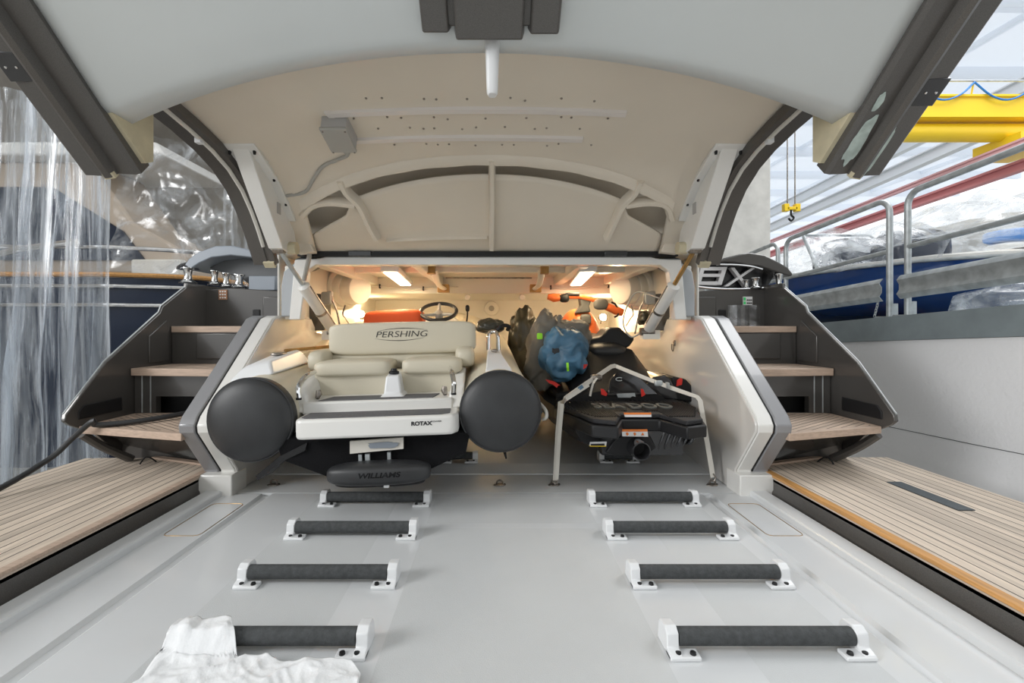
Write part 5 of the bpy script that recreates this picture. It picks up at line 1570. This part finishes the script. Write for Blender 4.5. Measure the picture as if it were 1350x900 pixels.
# crane, runway girders, hoist
C_ = thing('overhead_crane', 'yellow overhead crane girders under the hangar roof', 'crane', (9, 7.5, 3.8))
g1 = MB().box(5.8, 16, 7.0, 7.45, 4.12, 4.40)
g1.box(5.8, 16, 6.97, 7.48, 4.08, 4.12).box(5.8, 16, 6.97, 7.48, 4.40, 4.43)
g1.build('girder', M['yellow'], C_)
MB().lathe([(0, -5), (.14, -5), (.14, 5), (0, 5)], (11, 7.2, 3.93), (1, 0, 0), 20).build('tube_girder', M['yellow'], C_)
MB().box(8.0, 8.6, 6.9, 7.6, 3.60, 3.83).build('end_carriage', M['yellow'], C_)
MB().tube([(5.8, 6.95, 4.62), (16, 6.95, 4.62)], .015, 6).build('cable_track', M['galv'], C_)
for k in range(6):
    x = 6.4 + k * .95
    MB().tube(spline([(x, 6.95, 4.60), (x + .25, 6.95, 4.40), (x + .5, 6.95, 4.33), (x + .75, 6.95, 4.42), (x + .95, 6.95, 4.60)], 4), .014, 6).build('festoon_cable', M['bluetarp'], C_)
    MB().tube([(x, 6.96, 4.62), (x, 7.0, 4.42)], .012, 6).build('cable_post', M['yellow'], C_)
def girder(name, x, w, z0, h, mat, lab, flange=.03):
    t = thing(name, lab, 'girder', (x, 8, z0), 'runway girders')
    def zz(Y):
        return z0 - .05 * (Y - 7)
    m = MB()
    m.prism([(4, zz(4)), (4, zz(4) + h), (26, zz(26) + h), (26, zz(26))], 'x', x - w * .15, x + w * .15)
    m.build('web', mat, t)
    for dz in (0, h):
        MB().prism([(4, zz(4) + dz - flange / 2), (4, zz(4) + dz + flange / 2), (26, zz(26) + dz + flange / 2), (26, zz(26) + dz - flange / 2)], 'x', x - w, x + w).build('flange', mat, t)
girder('runway_girder', 8.3, .06, 3.34, .13, M['red'], 'red runway girder slanting behind the near railing', .04)
girder('runway_girder', 7.6, .03, 3.47, .06, M['pink'], 'thin pink girder just above the broad red one')
girder('runway_girder', 10.6, .10, 5.10, .26, M['pale'], 'pale grey girder below the yellow crane')
girder('runway_girder', 11.6, .10, 6.15, .30, M['pale'], 'upper pale grey girder close under the roof')
hk = thing('hoist_hook', 'yellow hoist block with hook hanging from two cables beside the pillar', 'hoist', P(1043, 275, 9.0))
for px in (1038, 1048):
    MB().tube([P(px, 272, 9), P(px, -60, 9)], .012, 6).build('cable', M['steel'], hk)
c = P(1043, 275, 9)
MB().box(c.x - .16, c.x - .06, 8.95, 9.05, c.z - .06, c.z + .09).box(c.x + .06, c.x + .16, 8.95, 9.05, c.z - .06, c.z + .09).box(c.x - .1, c.x + .1, 8.95, 9.05, c.z - .03, c.z + .03).build('block', M['yellow'], hk, bevel=.01)
MB().tube(spline([c + Vector((0, 0, 0)), c + Vector((0, 0, -.12)), c + Vector((.05, 0, -.18)), c + Vector((0, 0, -.24)), c + Vector((-.05, 0, -.19))], 4), .02, 8).build('hook', M['black'], hk)

# ================================================================ LEFT BACKGROUND
Yt = thing('navy_yacht', 'dark navy yacht with teak cap rail and steel rails behind the plastic', 'yacht', (-5, 5.4, 0))
ol = [(-9, 4.55), (-4.4, 4.55), (-3.7, 4.62), (-3.25, 4.8), (-3.05, 5.1), (-3.0, 6.2), (-9, 6.2)]
h = MB()
secs = []
for z, k in ((-.6, .80), (.3, .93), (.9, .985), (1.36, 1.0)):
    cx, cy = -6.0, 5.4
    secs.append([(cx + (a - cx) * k, cy + (b - cy) * k, z) for a, b in ol])
h.loft(secs).build('hull', M['navy'], Yt, angle=30)
def around(z, k=1.0):
    return spline([((a + 6) * k - 6, (b - 5.4) * k + 5.4, z) for a, b in ol[:6]], 5)
MB().tube(around(1.385, 1.0), .05, 8, flat=.5).build('cap_rail', M['varnish'], Yt)
MB().tube(around(1.27, 1.006), .022, 8).build('rub_rail', M['chrome'], Yt)
MB().tube(around(1.08, 1.0), .022, 8).build('rub_rail', M['chrome'], Yt)
MB().tube(around(1.66, .99), .022, 8).build('hand_rail', M['chrome'], Yt)
MB().tube([(-7.5, 4.5, .95), (-4.6, 4.45, 1.62), (-4.1, 4.5, 1.70)], .03, 10).build('boarding_rail', M['chrome'], Yt)
MB().sq((-5.15, 4.42, 1.38), (.14, .10, .16), .5, .6).build('fender', M['whitesolid'], Yt)
MB().prism([(-9, 1.4), (-3.4, 1.4), (-3.55, 1.75), (-4.1, 2.05), (-4.6, 2.75), (-9, 2.75)], 'y', 5.2, 6.0).build('cabin', M['cabin'], Yt, bevel=.03)
MB().prism([(-5.6, 1.62), (-3.95, 1.62), (-4.2, 1.95), (-5.0, 2.45), (-5.6, 2.45)], 'y', 5.17, 5.25).build('cabin_window', M['navy'], Yt)
MB().prism([(-9, 2.75), (-3.6, 2.75), (-3.7, 2.9), (-9, 2.9)], 'y', 5.0, 6.2).build('cabin_roof', M['whitesolid'], Yt, bevel=.03)
MB().box(-4.05, -3.5, 5.1, 5.5, 1.4, 1.62).build('deck_locker', M['creamw'], Yt, bevel=.02)
# hanging sheets with vertical folds
def curtain(x0, x1, y0, y1, z0, z1, folds, amp, mat, lab, seed, bulge=0.0, nx=90, nz=26):
    rows = []
    for i in range(nx + 1):
        u = i / nx
        r = []
        for j in range(nz + 1):
            v = j / nz
            ph = folds * u * 2 * math.pi + 1.2 * noise.noise(Vector((u * 3, v * 1.2, seed)))
            d = amp * (math.sin(ph) + .5 * math.sin(2.3 * ph + seed)) * (.5 + .5 * (1 - v)) + .06 * noise.noise(Vector((u * 5, v * 4, seed + 3)))
            x = x0 + (x1 - x0) * u + .05 * math.sin(ph * .7) - bulge * (1 - v) * (1 - u)
            r.append((x, y0 + (y1 - y0) * u + d - .25 * bulge * (1 - v), z0 + (z1 - z0) * v))
        rows.append(r)
    tag(MB().grid(rows).build('plastic_sheet', mat, angle=80), lab, 'plastic sheet', 'hanging plastic sheets')
curtain(-5.2, -2.95, 3.15, 3.55, -.45, 2.56, 5, .05, M['film'], 'clear plastic sheet hanging at the left edge of the photo', 1)
curtain(-3.65, -2.78, 3.0, 3.38, -.45, 2.50, 7, .05, M['filmd'], 'milky gathered plastic sheet hanging just left of the stair wing', 2, .25)
curtain(-2.55, -1.75, 4.35, 4.4, 1.0, 2.4, 6, .03, M['film'], 'narrow folded plastic strip hanging behind the left casing', 5)
rows = []
for i in range(41):
    u = i / 40
    r = []
    for j in range(31):
        v = j / 30
        x = -3.75 + 1.75 * u
        z = 1.40 + 1.25 * v + .20 * (1 - u) * v - .25 * u * v
        y = 4.42 + .15 * math.sin(3 * u + 2 * v) + .10 * noise.noise(Vector((u * 5, v * 5, 9))) + .05 * noise.noise(Vector((u * 13, v * 11, 2)))
        r.append((x, y, z))
    rows.append(r)
tag(MB().grid(rows).build('plastic_sheet', M['filmx'], angle=80), 'crumpled clear sheet taped over the navy yacht cabin', 'plastic sheet', 'hanging plastic sheets')
